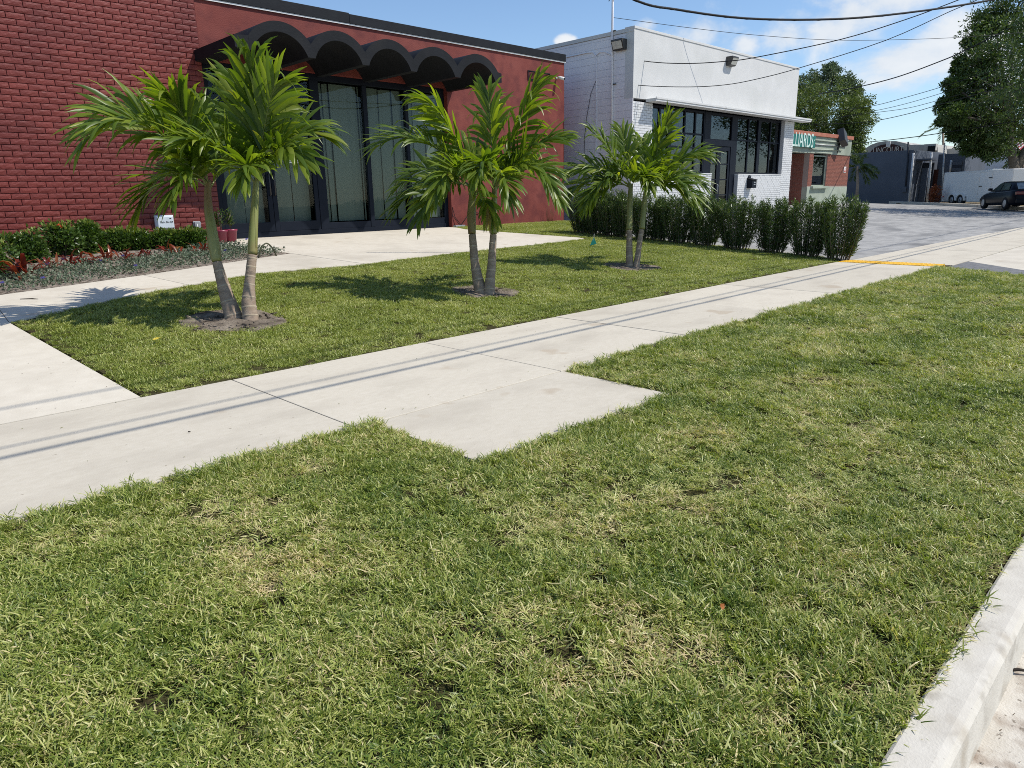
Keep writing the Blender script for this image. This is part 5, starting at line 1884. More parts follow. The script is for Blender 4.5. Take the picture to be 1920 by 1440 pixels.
scl = r.uniform(0.72, 1.12, n) * (0.9 + 0.25 * noise2(X, Y, 21, 1.0)) * np.where(D > 6, 1.1, 1.0)
pick = np.where(dry, r.integers(10, 13, n), np.where(tall, r.integers(6, 10, n), r.integers(0, 6, n)))
tag(scatter('grass', P, rot, scl, pick, near_t), label='patchy sunlit turf between the kerb and the sidewalk', cat='grass', kind='stuff')

X, Y, D, r = spread(LAWN_B, lambda d: 340 if d < 9 else 260, 6, [(a, b, c_ * 0.97, d_ * 0.97) for a, b, c_, d_ in RINGS])
n = len(X)
P = np.stack([X, Y, ter(X, Y) - 0.004], 1)
rot = np.stack([r.normal(0, 0.10, n), r.normal(0, 0.10, n), r.uniform(0, 6.283, n)], 1)
scl = r.uniform(0.75, 1.1, n)
# clipped short along the paving
near = (Y < FAR_Y + 0.12) | (X < 1.45)
scl = np.where(near, scl * 0.65, scl)
tag(scatter('grass', P, rot, scl, r.integers(0, 6, n), back_t), label='evenly mown turf round the palms', cat='grass', kind='stuff')

# clippings, crumbs of soil and grit lying on the paving
def litter(name, label, cat, n, xs, ys, dens, z, mt_, size, seed, flat=False):
    r = np.random.default_rng(seed)
    mb = MB()
    for i in range(n):
        x, y = r.uniform(*xs), r.uniform(*ys)
        if r.random() > dens(x, y):
            continue
        s = size * r.uniform(0.5, 1.5)
        h = (0.0 if flat else float(ter(x, y))) + z
        M_ = Matrix.Translation((x, y, h)) @ Matrix.Rotation(r.uniform(0, 6.3), 4, 'Z') @ Matrix.Rotation(r.uniform(-0.3, 0.3), 4, 'X')
        q = r.uniform(0.12, 0.5)
        mb.add([tuple(M_ @ Vector(v)) for v in [(-s, -s * q, 0), (s, -s * q * 0.6, 0.001), (s * 1.1, s * q * 0.5, 0.001), (-s * 0.8, s * q, 0), (0, 0, s * 0.35)]], [(0, 1, 4), (1, 2, 4), (2, 3, 4), (3, 0, 4), (3, 2, 1, 0)])
    return tag(mb.build(name, mt_, None), label=label, cat=cat, kind='stuff')
M_clip = mat('dry_clipping', (0.20, 0.18, 0.07), 0.9, (0.12, 0.15, 0.04), 60, 2)
M_grit = mat('dark_soil_crumb', (0.10, 0.075, 0.05), 1.0, (0.20, 0.16, 0.12), 50, 2)
litter('grass_clippings', 'dry clippings scattered on the sidewalk along the turf edges', 'clippings', 1300, (-0.5, 13), (3.34, 4.98), lambda x, y: math.exp(-abs(y - 3.36) / 0.16) * 0.6 + math.exp(-abs(y - 4.96) / 0.10) * 0.8 + 0.012, 0.003, M_clip, 0.0055, 61)
litter('soil_crumbs', 'crumbs of dark soil on the driveway beside the entrance lawn', 'soil', 900, (-1.5, 1.42), (4.98, 8.6), lambda x, y: math.exp(-abs(x - 1.40) / 0.20) * 0.55 + 0.05 * (noise2(np.array([x]), np.array([y]), 66, 2.5)[0] > 0.62), 0.004, M_grit, 0.006, 62)
litter('gutter_grit', 'grit and crumbs collected in the gutter below the kerb', 'grit', 1300, (1.3, 4.0), (-0.3, 0.235), lambda x, y: math.exp(-abs(y - 0.235) / 0.09) * 0.8 + 0.06, -0.126, M_grit, 0.0035, 63, True)


# ------------------------------------------------------------------ hedge of separate bushes
M_hedge = leaf_mat('hedge_leaf', [(0.0, (0.034, 0.064, 0.018)), (0.5, (0.075, 0.120, 0.030)), (0.85, (0.15, 0.195, 0.048)), (1.0, (0.25, 0.29, 0.09))], trans=0.22, rough=0.40, spec=0.4, tcol=(1.3, 1.4, 0.5))
M_stem = mat('woody_stem', (0.10, 0.085, 0.065), 0.9, (0.16, 0.14, 0.11), 20, 5, spec=0.1)


def rand_dir(r, n):
    v = r.normal(size=(n, 3))
    return v / np.linalg.norm(v, axis=1, keepdims=True)


def bush_meshes(seed, H, W, nst=26, per=110):
    """upright stems fanning from the foot, with narrow leaves all along the upper part"""
    r = np.random.default_rng(seed)
    mb = MB()
    base, dirs, ln, rn = [], [], [], []
    for i in range(nst):
        a = r.uniform(0, 6.283)
        q = math.sqrt(r.random())
        top = np.array([W / 2 * q * math.cos(a), W / 2 * q * math.sin(a), H * r.uniform(0.78, 1.0) * (1 - 0.16 * q * q)])
        foot = np.array([0.20 * math.cos(a) * q, 0.20 * math.sin(a) * q, -0.02])
        mid = (foot + top) / 2 + np.array([0.06 * math.cos(a), 0.06 * math.sin(a), 0.04])
        S = np.linspace(0, 1, 8)
        pts = [(1 - s) ** 2 * foot + 2 * s * (1 - s) * mid + s * s * top for s in S]
        mb.tube(pts, list(np.linspace(0.008, 0.003, 8)), 5, cap=False)
        nl = int(per * r.uniform(0.7, 1.2))
        s = 1 - r.random(nl) ** 1.15 * 0.93
        P = np.stack([(1 - s) ** 2 * foot[k] + 2 * s * (1 - s) * mid[k] + s * s * top[k] for k in range(3)], 1)
        tg = top - foot
        tg = tg / np.linalg.norm(tg)
        dd = rand_dir(r, nl) * np.array([1, 1, 0.6]) + tg * 0.75
        P = P + rand_dir(r, nl) * 0.028
        base.append(P); dirs.append(dd)
        ln.append(r.uniform(0.05, 0.10, nl))
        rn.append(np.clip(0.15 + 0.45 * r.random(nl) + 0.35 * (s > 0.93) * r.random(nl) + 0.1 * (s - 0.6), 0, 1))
    base, dirs, ln, rn = np.concatenate(base), np.concatenate(dirs), np.concatenate(ln), np.concatenate(rn)
    wd = rand_dir(r, len(base))
    n = len(base)
    d = dirs / np.linalg.norm(dirs, axis=1, keepdims=True)
    w = wd - d * np.sum(wd * d, axis=1, keepdims=True)
    w /= np.maximum(np.linalg.norm(w, axis=1, keepdims=True), 1e-6)
    Wd = 0.013
    V = np.empty((n * 4, 3))
    V[0::4], V[1::4], V[2::4], V[3::4] = base, base + d * ln[:, None] * .45 + w * Wd / 2, base + d * ln[:, None], base + d * ln[:, None] * .45 - w * Wd / 2
    idx = np.arange(n) * 4
    T = np.stack([idx, idx + 3, idx + 2, idx + 1], 1)
    leaf = tri_mesh('foliage', V, T, M_hedge, None, np.repeat(rn, 4), as_mesh=True)
    st = mb.mesh('stems')
    st.materials.append(M_stem)
    return leaf, st


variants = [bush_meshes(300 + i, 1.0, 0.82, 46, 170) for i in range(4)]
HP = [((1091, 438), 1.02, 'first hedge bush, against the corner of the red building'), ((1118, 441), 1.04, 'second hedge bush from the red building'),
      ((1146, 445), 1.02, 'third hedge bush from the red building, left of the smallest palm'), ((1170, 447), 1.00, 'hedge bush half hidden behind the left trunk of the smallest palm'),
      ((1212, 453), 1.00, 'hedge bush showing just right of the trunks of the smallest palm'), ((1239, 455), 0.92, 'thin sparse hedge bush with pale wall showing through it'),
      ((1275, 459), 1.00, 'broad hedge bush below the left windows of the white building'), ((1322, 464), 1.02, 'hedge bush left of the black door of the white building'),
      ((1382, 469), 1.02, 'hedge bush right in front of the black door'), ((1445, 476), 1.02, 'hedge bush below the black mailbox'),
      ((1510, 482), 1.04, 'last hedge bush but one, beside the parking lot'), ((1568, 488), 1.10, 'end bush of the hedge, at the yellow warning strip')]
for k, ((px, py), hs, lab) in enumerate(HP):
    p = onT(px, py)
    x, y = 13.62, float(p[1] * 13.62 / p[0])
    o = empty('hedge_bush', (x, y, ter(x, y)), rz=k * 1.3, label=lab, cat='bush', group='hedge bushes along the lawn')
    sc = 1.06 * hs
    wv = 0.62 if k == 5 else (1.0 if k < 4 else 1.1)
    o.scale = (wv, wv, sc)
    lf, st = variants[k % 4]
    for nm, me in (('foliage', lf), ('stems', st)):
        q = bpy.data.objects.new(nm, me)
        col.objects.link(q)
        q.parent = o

# ------------------------------------------------------------------ flower bed by the brick wall
M_ixora = leaf_mat('glossy_shrub_leaf', [(0.0, (0.030, 0.060, 0.014)), (0.5, (0.075, 0.130, 0.024)), (0.85, (0.18, 0.23, 0.04)), (1.0, (0.25, 0.22, 0.06))], trans=0.25, rough=0.35, spec=0.35, tcol=(1.3, 1.5, 0.5))
M_cord = leaf_mat('red_strap_leaf', [(0.0, (0.06, 0.012, 0.012)), (0.45, (0.17, 0.03, 0.018)), (0.7, (0.29, 0.10, 0.035)), (0.9, (0.24, 0.19, 0.05)), (1.0, (0.36, 0.27, 0.17))], trans=0.3, rough=0.3, spec=0.5, tcol=(1.5, 0.8, 0.5))
M_cover = leaf_mat('grey_green_cover_leaf', [(0.0, (0.050, 0.078, 0.045)), (0.5, (0.105, 0.140, 0.085)), (1.0, (0.20, 0.23, 0.155))], trans=0.15, rough=0.5, spec=0.3, tcol=(1.2, 1.3, 0.9))
M_flower = mat('blue_petal', (0.13, 0.13, 0.55), 0.6, (0.20, 0.18, 0.62), 30, 3)
M_orange = mat('orange_petal', (0.62, 0.07, 0.03), 0.6)


def shrub(px, py, W, H, seed, label, blooms=0):
    p = onT(px, py)
    W, H = W * 0.86, H * 0.80
    r = np.random.default_rng(seed)
    o = empty('bed_shrub', (p[0], p[1], ter(p[0], p[1])), label=label, cat='shrub', group='green shrubs along the brick wall')
    C = np.array([p[0], p[1], float(ter(p[0], p[1]))])
    mb = MB()
    B, Dn, rn = [], [], []
    lobes = 26
    for i in range(lobes):
        a = r.uniform(0, 6.283)
        q = r.uniform(0.1, 1) * W / 2 * 0.8
        c = np.array([q * math.cos(a), q * math.sin(a) * 0.8, H * r.uniform(0.2, 0.8)])
        rad = r.uniform(0.10, 0.17)
        mb.tube([C + np.array([c[0] * 0.1, c[1] * 0.1, 0]), C + c * np.array([0.6, 0.6, 0.5]), C + c], [0.011, 0.008, 0.004], 5, cap=False)
        nl = 120
        dd = rand_dir(r, nl)
        rr_ = rad * r.uniform(0.35, 1.0, nl) ** 0.7
        B.append(C + c + dd * rr_[:, None])
        Dn.append(dd + rand_dir(r, nl) * 0.7 + np.array([0, 0, 0.25]))
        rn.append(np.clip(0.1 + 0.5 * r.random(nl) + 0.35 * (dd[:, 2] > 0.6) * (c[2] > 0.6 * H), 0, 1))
    B, Dn, rn = np.concatenate(B), np.concatenate(Dn), np.concatenate(rn)
    leaf_cloud('foliage', B, Dn, rand_dir(r, len(B)), r.uniform(0.045, 0.075, len(B)), 0.036, M_ixora, o, fold=0.12, rnd=rn)
    mb.build('stems', M_stem, o)
    for k in range(blooms):
        c = C + np.array([r.uniform(-0.3, 0.3) * W, -r.uniform(0, 0.3) * W, H * r.uniform(0.7, 1.0)])
        m2 = MB()
        for j in range(9):
            d = rand_dir(r, 1)[0]
            M_ = Matrix.Translation(Vector(c + d * 0.02)) @ Matrix.Rotation(r.uniform(0, 6), 4, Vector(d))
            m2.box((-0.012, -0.004, -0.004), (0.012, 0.004, 0.004), M_)
        m2.build('flower', M_orange, o)


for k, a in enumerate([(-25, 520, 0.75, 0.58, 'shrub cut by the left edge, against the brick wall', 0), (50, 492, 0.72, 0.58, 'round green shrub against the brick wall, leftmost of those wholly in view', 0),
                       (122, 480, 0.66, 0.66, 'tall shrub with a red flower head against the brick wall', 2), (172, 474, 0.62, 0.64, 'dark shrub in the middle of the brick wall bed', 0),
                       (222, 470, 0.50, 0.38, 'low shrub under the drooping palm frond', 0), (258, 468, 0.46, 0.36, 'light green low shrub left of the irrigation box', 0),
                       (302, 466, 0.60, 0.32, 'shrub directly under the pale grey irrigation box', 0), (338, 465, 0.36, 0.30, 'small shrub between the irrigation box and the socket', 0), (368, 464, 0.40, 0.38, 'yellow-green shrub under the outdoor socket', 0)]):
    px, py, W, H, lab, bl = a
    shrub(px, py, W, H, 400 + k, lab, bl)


def cordyline(px, py, S, seed, label, bright=0.5):
    p = onT(px, py)
    r = np.random.default_rng(seed)
    o = empty('red_leaf_plant', (p[0], p[1], ter(p[0], p[1])), label=label, cat='plant', group='red strap-leaved plants in the flower bed')
    C = np.array([p[0], p[1], float(ter(p[0], p[1]))])
    for h in range(2):
        V, F, RN = [], [], []
        for i in range(12):
            az = r.uniform(0, 6.283)
            el = r.uniform(0.15, 1.35)
            L = S * r.uniform(0.7, 1.1)
            d = np.array([math.cos(az) * math.cos(el), math.sin(az) * math.cos(el), math.sin(el)])
            sd = np.array([-math.sin(az), math.cos(az), 0])
            b = len(V)
            q = C + np.array([r.uniform(-0.12, 0.12), r.uniform(-0.12, 0.12), 0.03])
            seg = 5
            g = r.uniform(0.5, 1.4)
            for s in range(seg + 1):
                f = s / seg
                dd = d - np.array([0, 0, 1]) * g * f * f
                dd /= np.linalg.norm(dd)
                if s:
                    q = q + dd * L / seg
                w = 0.055 * S / 0.35 * math.sin(math.pi * (0.12 + 0.86 * f)) / 2 + 0.001
                nn = np.cross(dd, sd)
                V += [q + sd * w + nn * w * 0.3, q, q - sd * w + nn * w * 0.3]
            for s in range(seg):
                a = b + 3 * s
                F += [(a, a + 1, a + 4, a + 3), (a + 1, a + 2, a + 5, a + 4)]
            RN += [np.clip(r.beta(2, 2) * 0.6 + bright * 0.5 * (el / 1.35), 0, 1)] * (3 * (seg + 1))
        tri_mesh('leaves', np.array(V), F, M_cord, o, np.array(RN), smooth=True)


for k, a in enumerate([(38, 524, 0.40, 'big red and yellow strap-leaved plant at the left end of the bed', 0.55), (90, 505, 0.22, 'red strap-leaved plant with one pale yellow leaf', 0.6), (142, 500, 0.27, 'dark red strap-leaved plant in the middle of the bed', 0.35),
                       (192, 492, 0.28, 'red strap-leaved plant with upright yellow tips', 0.6), (238, 488, 0.22, 'dull red strap-leaved plant in the shade of the palm', 0.2), (270, 485, 0.18, 'small dark red plant beside the orange one', 0.15),
                       (322, 479, 0.26, 'orange-red strap-leaved plant below the irrigation box', 0.75), (382, 476, 0.24, 'orange-red strap-leaved plant beside the palm trunk, rightmost in the bed', 0.45)]):
    px, py, S, lab, br = a
    cordyline(px, py, S, 500 + k, lab, br)

# creeping ground cover along the front of the bed, mulch chips between
r = np.random.default_rng(77)
GC = [(-6, 7.42), (1.36, 9.84), (5.93, 11.53), (5.49, 13.34), (5.2, 13.3), (4.0, 12.1), (3.0, 11.75), (1.6, 11.2), (0.95, 10.7), (0.2, 10.55), (-6, 8.7)]
n = 26000
X, Y = r.uniform(-2.5, 6, n * 2), r.uniform(8.4, 13.5, n * 2)
k = inside(GC, X, Y)
nz = noise2(X, Y, 31, 1.8)
thin = (X > -0.2) & (X < 0.95) & (Y < 10.4)
k &= (nz > 0.22) & (~thin | (r.random(len(X)) < 0.12))
X, Y = X[k], Y[k]
n = len(X)
base = np.stack([X, Y, ter(X, Y) + 0.01 + 0.09 * r.random(n) * (0.5 + noise2(X, Y, 33, 3.0))], 1)
dd = rand_dir(r, n) + np.array([0, 0, 0.55])
o = leaf_cloud('ground_cover', base, dd, rand_dir(r, n), r.uniform(0.03, 0.055, n), 0.020, M_cover, None, fold=0.1)
tag(o, label='grey-green creeping ground cover along the front of the flower bed', cat='ground cover', kind='stuff')
mb = MB()
for i in range(900):
    x, y = r.uniform(-1.5, 5.8), r.uniform(9.2, 14.2)
    if not inside(BED, np.array([x]), np.array([y]))[0]:
        continue
    s = r.uniform(0.012, 0.035)
    M_ = Matrix.Translation((x, y, float(ter(x, y)) + 0.012)) @ Matrix.Rotation(r.uniform(0, 6.3), 4, 'Z') @ Matrix.Rotation(r.uniform(-0.5, 0.5), 4, 'X')
    mb.box((-s, -s * 0.35, -0.004), (s, s * 0.35, 0.005), M_)
tag(mb.build('mulch_chips', M_mulch, None), label='pale bark chips lying between the bed plants', cat='mulch', kind='stuff')
# blue flowers
for k, (px, py, lab) in enumerate([(84, 538, 'blue flower at the bare mulch gap, close to the path edge'), (122, 500, 'brightest blue flower, between two red strap-leaved plants'), (92, 510, 'blue flower just right of the big red and yellow plant'),
                                   (192, 503, 'blue flower under the red plant with upright yellow tips'), (233, 493, 'blue flower before the dull red plant in the palm shade'), (257, 513, 'blue flower close to the path edge, in the middle of the bed'),
                                   (8, 548, 'blue flower at the left edge, close to the path'), (424, 482, 'blue flower between the two trunks of the large palm'), (464, 459, 'blue flower at the far right rim of the bed, by the entrance slab')]):
    p = onT(px, py + 2)
    z = float(ter(p[0], p[1])) + 0.12
    mb = MB()
    for j in range(5):
        a = j * 1.2566
        M_ = Matrix.Translation((p[0], p[1], z)) @ Matrix.Rotation(R(-35), 4, 'X') @ Matrix.Rotation(a, 4, 'Z')
        mb.add([tuple(M_ @ Vector(v)) for v in [(0, 0, 0), (0.016, -0.012, 0.006), (0.036, 0, 0.010), (0.016, 0.012, 0.006)]], [(0, 1, 2, 3)])
    o = empty('blue_flower', (p[0], p[1], z), label=lab, cat='flower', group='blue flowers in the bed')
    mb.build('petals', M_flower, o)
    MB().tube([(p[0], p[1], z), (p[0] + 0.01, p[1], z - 0.10)], 0.003, 4).build('stem', M_cover, o)

# potted plants by the door
M_pot = mat('magenta_pot', (0.19, 0.018, 0.045), 0.4, (0.22, 0.025, 0.055), 6, 4, spec=0.5)
M_potp = leaf_mat('pot_plant_leaf', [(0.0, (0.03, 0.07, 0.02)), (1.0, (0.08, 0.13, 0.03))], trans=0.2, rough=0.35)
for k, (px, py, H, lab) in enumerate([(417, 455, 0.42, 'magenta pot with a dark upright plant, nearest the brick corner'), (435, 453, 0.42, 'magenta pot with a lighter green plant, nearest the glass door')]):
    p = onT(px, py)
    x, y, z = p[0], p[1], FLOOR - 0.045
    z = float(ter(x, y)) + 0.002
    o = empty('potted_plant', (x, y, z), label=lab, cat='potted plant', group='two magenta pots beside the shop front')
    MB().lathe([(0.085, 0.0), (0.115, 0.2), (0.125, 0.205), (0.125, 0.235), (0.105, 0.235), (0.10, 0.2)], (x, y, z), 18).build('pot', M_pot, o)
    r = np.random.default_rng(800 + k)
    V, F, RN = [], [], []
    for st in range(5):
        c = np.array([x + r.uniform(-0.05, 0.05), y + r.uniform(-0.05, 0.05), z + 0.22])
        hh = H * r.uniform(0.75, 1.0)
        tipx, tipy = r.uniform(-0.10, 0.10), r.uniform(-0.06, 0.06)
        for j in range(16):
            f = 0.2 + 0.8 * j / 15
            q = c + np.array([tipx * f, tipy * f, hh * f])
            az = j * 2.4 + st
            d = np.array([math.cos(az) * 0.8, math.sin(az) * 0.8, 0.7])
            d /= np.linalg.norm(d)
            sd = np.array([-math.sin(az), math.cos(az), 0])
            b = len(V)
            L = 0.13 * (1.1 - 0.4 * f)
            V += [q, q + d * L * .5 + sd * .014, q + d * L - np.array([0, 0, .02]), q + d * L * .5 - sd * .014]
            F += [(b, b + 1, b + 2, b + 3)]
            RN += [0.3 + 0.6 * k * r.random()] * 4
    tri_mesh('foliage', np.array(V), F, M_potp, o, np.array(RN))
    mb = MB()
    for st in range(5):
        mb.tube([(x, y, z + 0.2), (x + r.uniform(-.05, .05), y + r.uniform(-.04, .04), z + 0.22 + H * 0.8)], 0.006, 5)
    mb.build('stems', M_stem, o)

# hose hoop at the tip of the bed
M_hose = mat('olive_hose', (0.045, 0.05, 0.025), 0.5, (0.065, 0.065, 0.035), 8, 3)
a, b = onT(485, 484), onT(518, 480)
o = empty('garden_hose', a, label='loop of dark hose sticking up at the tip of the flower bed', cat='hose')
pts = []
for k in range(17):
    t = k / 16
    c = a * (1 - t) + b * t
    pts.append(c + np.array([0, 0, 0.225 * math.sin(math.pi * t) ** 0.6 + 0.0]) + RT * (0.05 * math.sin(2 * math.pi * t) * 0.2))
MB().tube(pts, 0.012, 8).build('hose', M_hose, o)
# survey flag
M_flag = mat('teal_marker_flag', (0.005, 0.17, 0.13), 0.6)
p = onT(1112, 462)
o = empty('marker_flag', p, label='small teal marker flag standing in the lawn', cat='flag')
c = atD(1112, 462, depth(p)); t_ = atD(1114, 440, depth(p))
MB().tube([p - np.array([0, 0, .05]), t_ + np.array([0, 0, 0.02])], 0.0035, 5).build('wire_stake', M_metal, o)
dF = depth(p)
q = [atD(1113.5, 444, dF), atD(1118.5, 457, dF), atD(1106, 460.5, dF)]
q2 = [v + FW * 0.012 for v in q]
MB().add(q + q2, [(0, 1, 2), (5, 4, 3), (0, 3, 4, 1), (1, 4, 5, 2), (2, 5, 3, 0)]).build('pennant', M_flag, o)
# cable and box at the foot of the red wall, weeds at its right end
p = onY(866, 432, YB - 0.06)
o = empty('cable_coil', (p[0], YB - 0.1, p[2]), label='grey fitting with loose dark cables at the foot of the red wall', cat='cable')
pb_ = onT(852, 429)
zf = float(ter(12.1, 14.25))
MB().box((12.02, 14.18, zf), (12.34, 14.30, zf + 0.05)).build('fitting', M_metal, o, bevel=0.008)
MB().tube([(12.2, 14.25, zf + .05), (12.05, 14.34, zf + .3), (11.98 + .1, 14.37, zf + .5), (12.15, 14.36, zf + .25), (12.3, 14.3, zf + .04)], 0.008, 6).build('cable', M_wire, o)
MB().tube([(12.25, 14.25, zf + .05), (12.7, 14.36, zf + .38), (13.0, 14.38, zf + .33), (13.1, 14.36, zf + .02)], 0.008, 6).build('cable', M_wire, o)
M_weed = leaf_mat('dry_weed', [(0, (0.10, 0.09, 0.03)), (1, (0.22, 0.13, 0.07))], trans=0.1)
r = np.random.default_rng(91)
p = np.array([15.75, 14.28, float(ter(15.7, 14.28))])
o = empty('weed', p, label='thin dry weed growing at the right foot of the red wall', cat='weed')
mb = MB()
for k in range(7):
    mb.tube([p + np.array([0.03 * k - .1, 0, 0]), p + np.array([0.05 * k - .16, 0, 0.2]), p + np.array([0.07 * k - .2, -.02, r.uniform(.3, .62)])], [0.006, .004, .002], 5)
mb.build('stems', M_weed, o)
# fallen leaves
M_fall = mat('orange_dead_leaf', (0.30, 0.085, 0.02), 0.7, (0.38, 0.14, 0.035), 20, 3)
M_fall2 = mat('yellow_dead_leaf', (0.55, 0.42, 0.05), 0.7)
for px, py, mt_, s, lab in [(1353, 1163, M_fall, 0.014, 'small orange-brown dead leaf lying on the front turf'), (295, 645, M_fall2, 0.045, 'yellow dead leaf on the lawn before the large palm')]:
    p = onT(px, py) + np.array([0, 0, 0.045])
    o = empty('fallen_leaf', p, label=lab, cat='leaf')
    V = [(-s, 0, 0), (-s * .3, s * .45, .004), (s * .5, s * .4, .008), (s * 1.2, 0, 0), (s * .5, -s * .4, .010), (-s * .3, -s * .45, .002)]
    V = V + [(a_, b_, c_ - .0015) for a_, b_, c_ in V]
    MB().add([tuple(Vector(p) + Matrix.Rotation(0.5, 3, 'Z') @ Vector(v)) for v in V], [(0, 1, 2, 3, 4, 5), (11, 10, 9, 8, 7, 6)] + [((i + 1) % 6, i, i + 6, (i + 1) % 6 + 6) for i in range(6)]).build('blade', mt_, o)
M_twig = mat('dark_twig', (0.03, 0.022, 0.016), 0.9)
for px, py, s, lab in [(1903, 1264, 0.05, 'small dark twig in the gutter below the kerb'), (1048, 542, 0.02, 'dark pebble at the lawn edge of the sidewalk'), (55, 562, 0.10, 'thin twig lying on the entrance path near the bed'), (355, 812, 0.006, 'tiny dark crumb on the near sidewalk slab')]:
    p = onZ(px, py, -0.122) if px > 1900 else onT(px, py)
    o = empty('twig', p, label=lab, cat='twig')
    p = p + np.array([0, 0, 0.008])
    MB().tube([p - RT * s, p + RT * s * 0.2 + np.array([0.02, .01, 0.004]) * s * 8, p + RT * s], [0.004, 0.005, 0.003] if s > 0.03 else s * .6, 6).build('stick', M_twig, o)

# ------------------------------------------------------------------ trailer
M_trl = mat('white_trailer_skin', (0.80, 0.79, 0.76), 0.5, (0.76, 0.75, 0.72), 1.2, 4, spec=0.4)
M_tyre = mat('tyre_rubber', (0.016, 0.016, 0.017), 0.85)
M_rim = mat('grey_wheel_rim', (0.30, 0.31, 0.33), 0.4, metal=0.5)
A = np.array([58.9, 15.3]); B_ = np.array([53.6, 10.2])
gz = float(ter(56, 12.5)) - 0.02
a3, b3 = A, B_
u = (b3 - a3); Ltr = np.linalg.norm(u); u = u / Ltr
v_ = np.array([-u[1], u[0]])
if v_ @ (np.array([0, 0]) - a3) > 0:
    v_ = -v_                                # v_ points away from the camera
def TR(s, w, z): 
    q = a3 + u * s + v_ * w
    return Vector((q[0], q[1], gz + z))
tr = empty('enclosed_trailer', (*(a3 + u * Ltr / 2), gz), label='white enclosed twin-axle trailer parked before the grey building', cat='trailer')
Mt = Matrix(((u[0], v_[0], 0, a3[0]), (u[1], v_[1], 0, a3[1]), (0, 0, 1, gz), (0, 0, 0, 1)))
HT = 2.25
MB().box((0, 0, 0.24), (Ltr, 2.2, HT), Mt).build('body', M_trl, tr, bevel=0.05)
MB().box((-0.01, -0.012, HT - 0.09), (Ltr + 0.01, -0.002, HT - 0.01), Mt).build('top_rail', M_trim, tr)
MB().box((0.0, -0.012, 0.42), (0.10, -0.002, HT - 0.1), Mt).build('corner_post', M_trim, tr)
for sd_ in (1.45, 2.45):
    c = TR(sd_, -0.02, 0.37)
    w = empty('wheel', (0, 0, 0)); w.parent = tr
    axis_u = Vector((u[0], u[1], 0)); axis_v = Vector((v_[0], v_[1], 0))
    def ring(rad, wv, n=22): return [c + (axis_u * math.cos(2 * math.pi * k / n) + Vector((0, 0, 1)) * math.sin(2 * math.pi * k / n)) * rad + axis_v * wv for k in range(n)]
    def drum(profile, n=22):
        vs, fs = [], []
        for rad, wv in profile: vs += ring(rad, wv, n)
        for i in range(len(profile) - 1):
            for k in range(n):
                fs.append((i * n + k, i * n + (k + 1) % n, (i + 1) * n + (k + 1) % n, (i + 1) * n + k))
        fs.append(tuple(range(n))); fs.append(tuple(range((len(profile) - 1) * n, len(profile) * n)))
        return MB().add(vs, fs, True)
    drum([(0.24, -0.09), (0.34, -0.10), (0.37, -0.05), (0.37, 0.1), (0.2, 0.12)]).build('tyre', M_tyre, w)
    drum([(0.04, -0.115), (0.10, -0.10), (0.20, -0.105), (0.215, -0.085)]).build('rim', M_rim, w)
    mb = MB()
    n = 12
    for k in range(n):
        a0, a1 = math.pi * (0.02 + 0.96 * k / n), math.pi * (0.02 + 0.96 * (k + 1) / n)
        q = [(sd_ + math.cos(a) * rr_, ww, 0.30 + math.sin(a) * rr_ * 1.02) for a, rr_ in ((a0, 0.42), (a1, 0.42), (a1, 0.49), (a0, 0.49)) for ww in (-0.16,)]
        q2 = [(x, 0.0, z) for x, y, z in q]
        P8 = [tuple(Mt @ Vector(p)) for p in q + q2]
        mb.add(P8, [(3, 2, 1, 0), (0, 1, 5, 4), (2, 3, 7, 6), (1, 2, 6, 5), (3, 0, 4, 7)])
    mb.build('fender', M_trl, tr)
mb = MB()
mb.box((0.95, -0.012, 0.16), (2.95, -0.003, 0.60), Mt)  # flat black plate: shade of the wheel wells put into the colour
mb.build('wheel_shade_plate', M_black, tr)
d = empty('door', (0, 0, 0)); d.parent = tr
MB().box((Ltr * 0.565, -0.02, 0.46), (Ltr * 0.735, -0.003, HT - 0.13), Mt).build('leaf', M_trl, d)
mb = MB()
for s0, s1, z0, z1 in [(Ltr * 0.56, Ltr * 0.566, 0.44, HT - 0.10), (Ltr * 0.735, Ltr * 0.741, 0.44, HT - 0.10), (Ltr * 0.566, Ltr * 0.735, HT - 0.13, HT - 0.10)]:
    mb.box((s0, -0.035, z0), (s1, -0.003, z1), Mt)
mb.build('door_frame', M_trim, d)
for z in (0.7, 1.75):
    MB().box((Ltr * 0.548, -0.05, z), (Ltr * 0.566, -0.02, z + 0.12), Mt).build('hinge', M_trim, d)
MB().box((Ltr * 0.575, -0.06, 1.22), (Ltr * 0.615, -0.021, 1.26), Mt).build('handle', M_black, d)
MB().box((Ltr * 0.70, -0.06, 1.74), (Ltr * 0.745, -0.036, 1.79), Mt).build('latch', M_black, d)
MB().box((Ltr * 0.50, 0.7, HT + 0.001), (Ltr * 0.57, 1.4, HT + 0.10), Mt).build('roof_vent', M_trim, tr, bevel=0.04)
MB().box((0.1, -0.01, 0.55), (0.25, -0.001, 0.62), Mt).build('tail_light', M_sred, tr)
mb = MB().tube([Mt @ Vector((Ltr, 0.5, 0.45)), Mt @ Vector((Ltr + 1.3, 1.1, 0.45)), Mt @ Vector((Ltr, 1.7, 0.45))], 0.05, 6)
mb.build('tongue', M_black, tr)

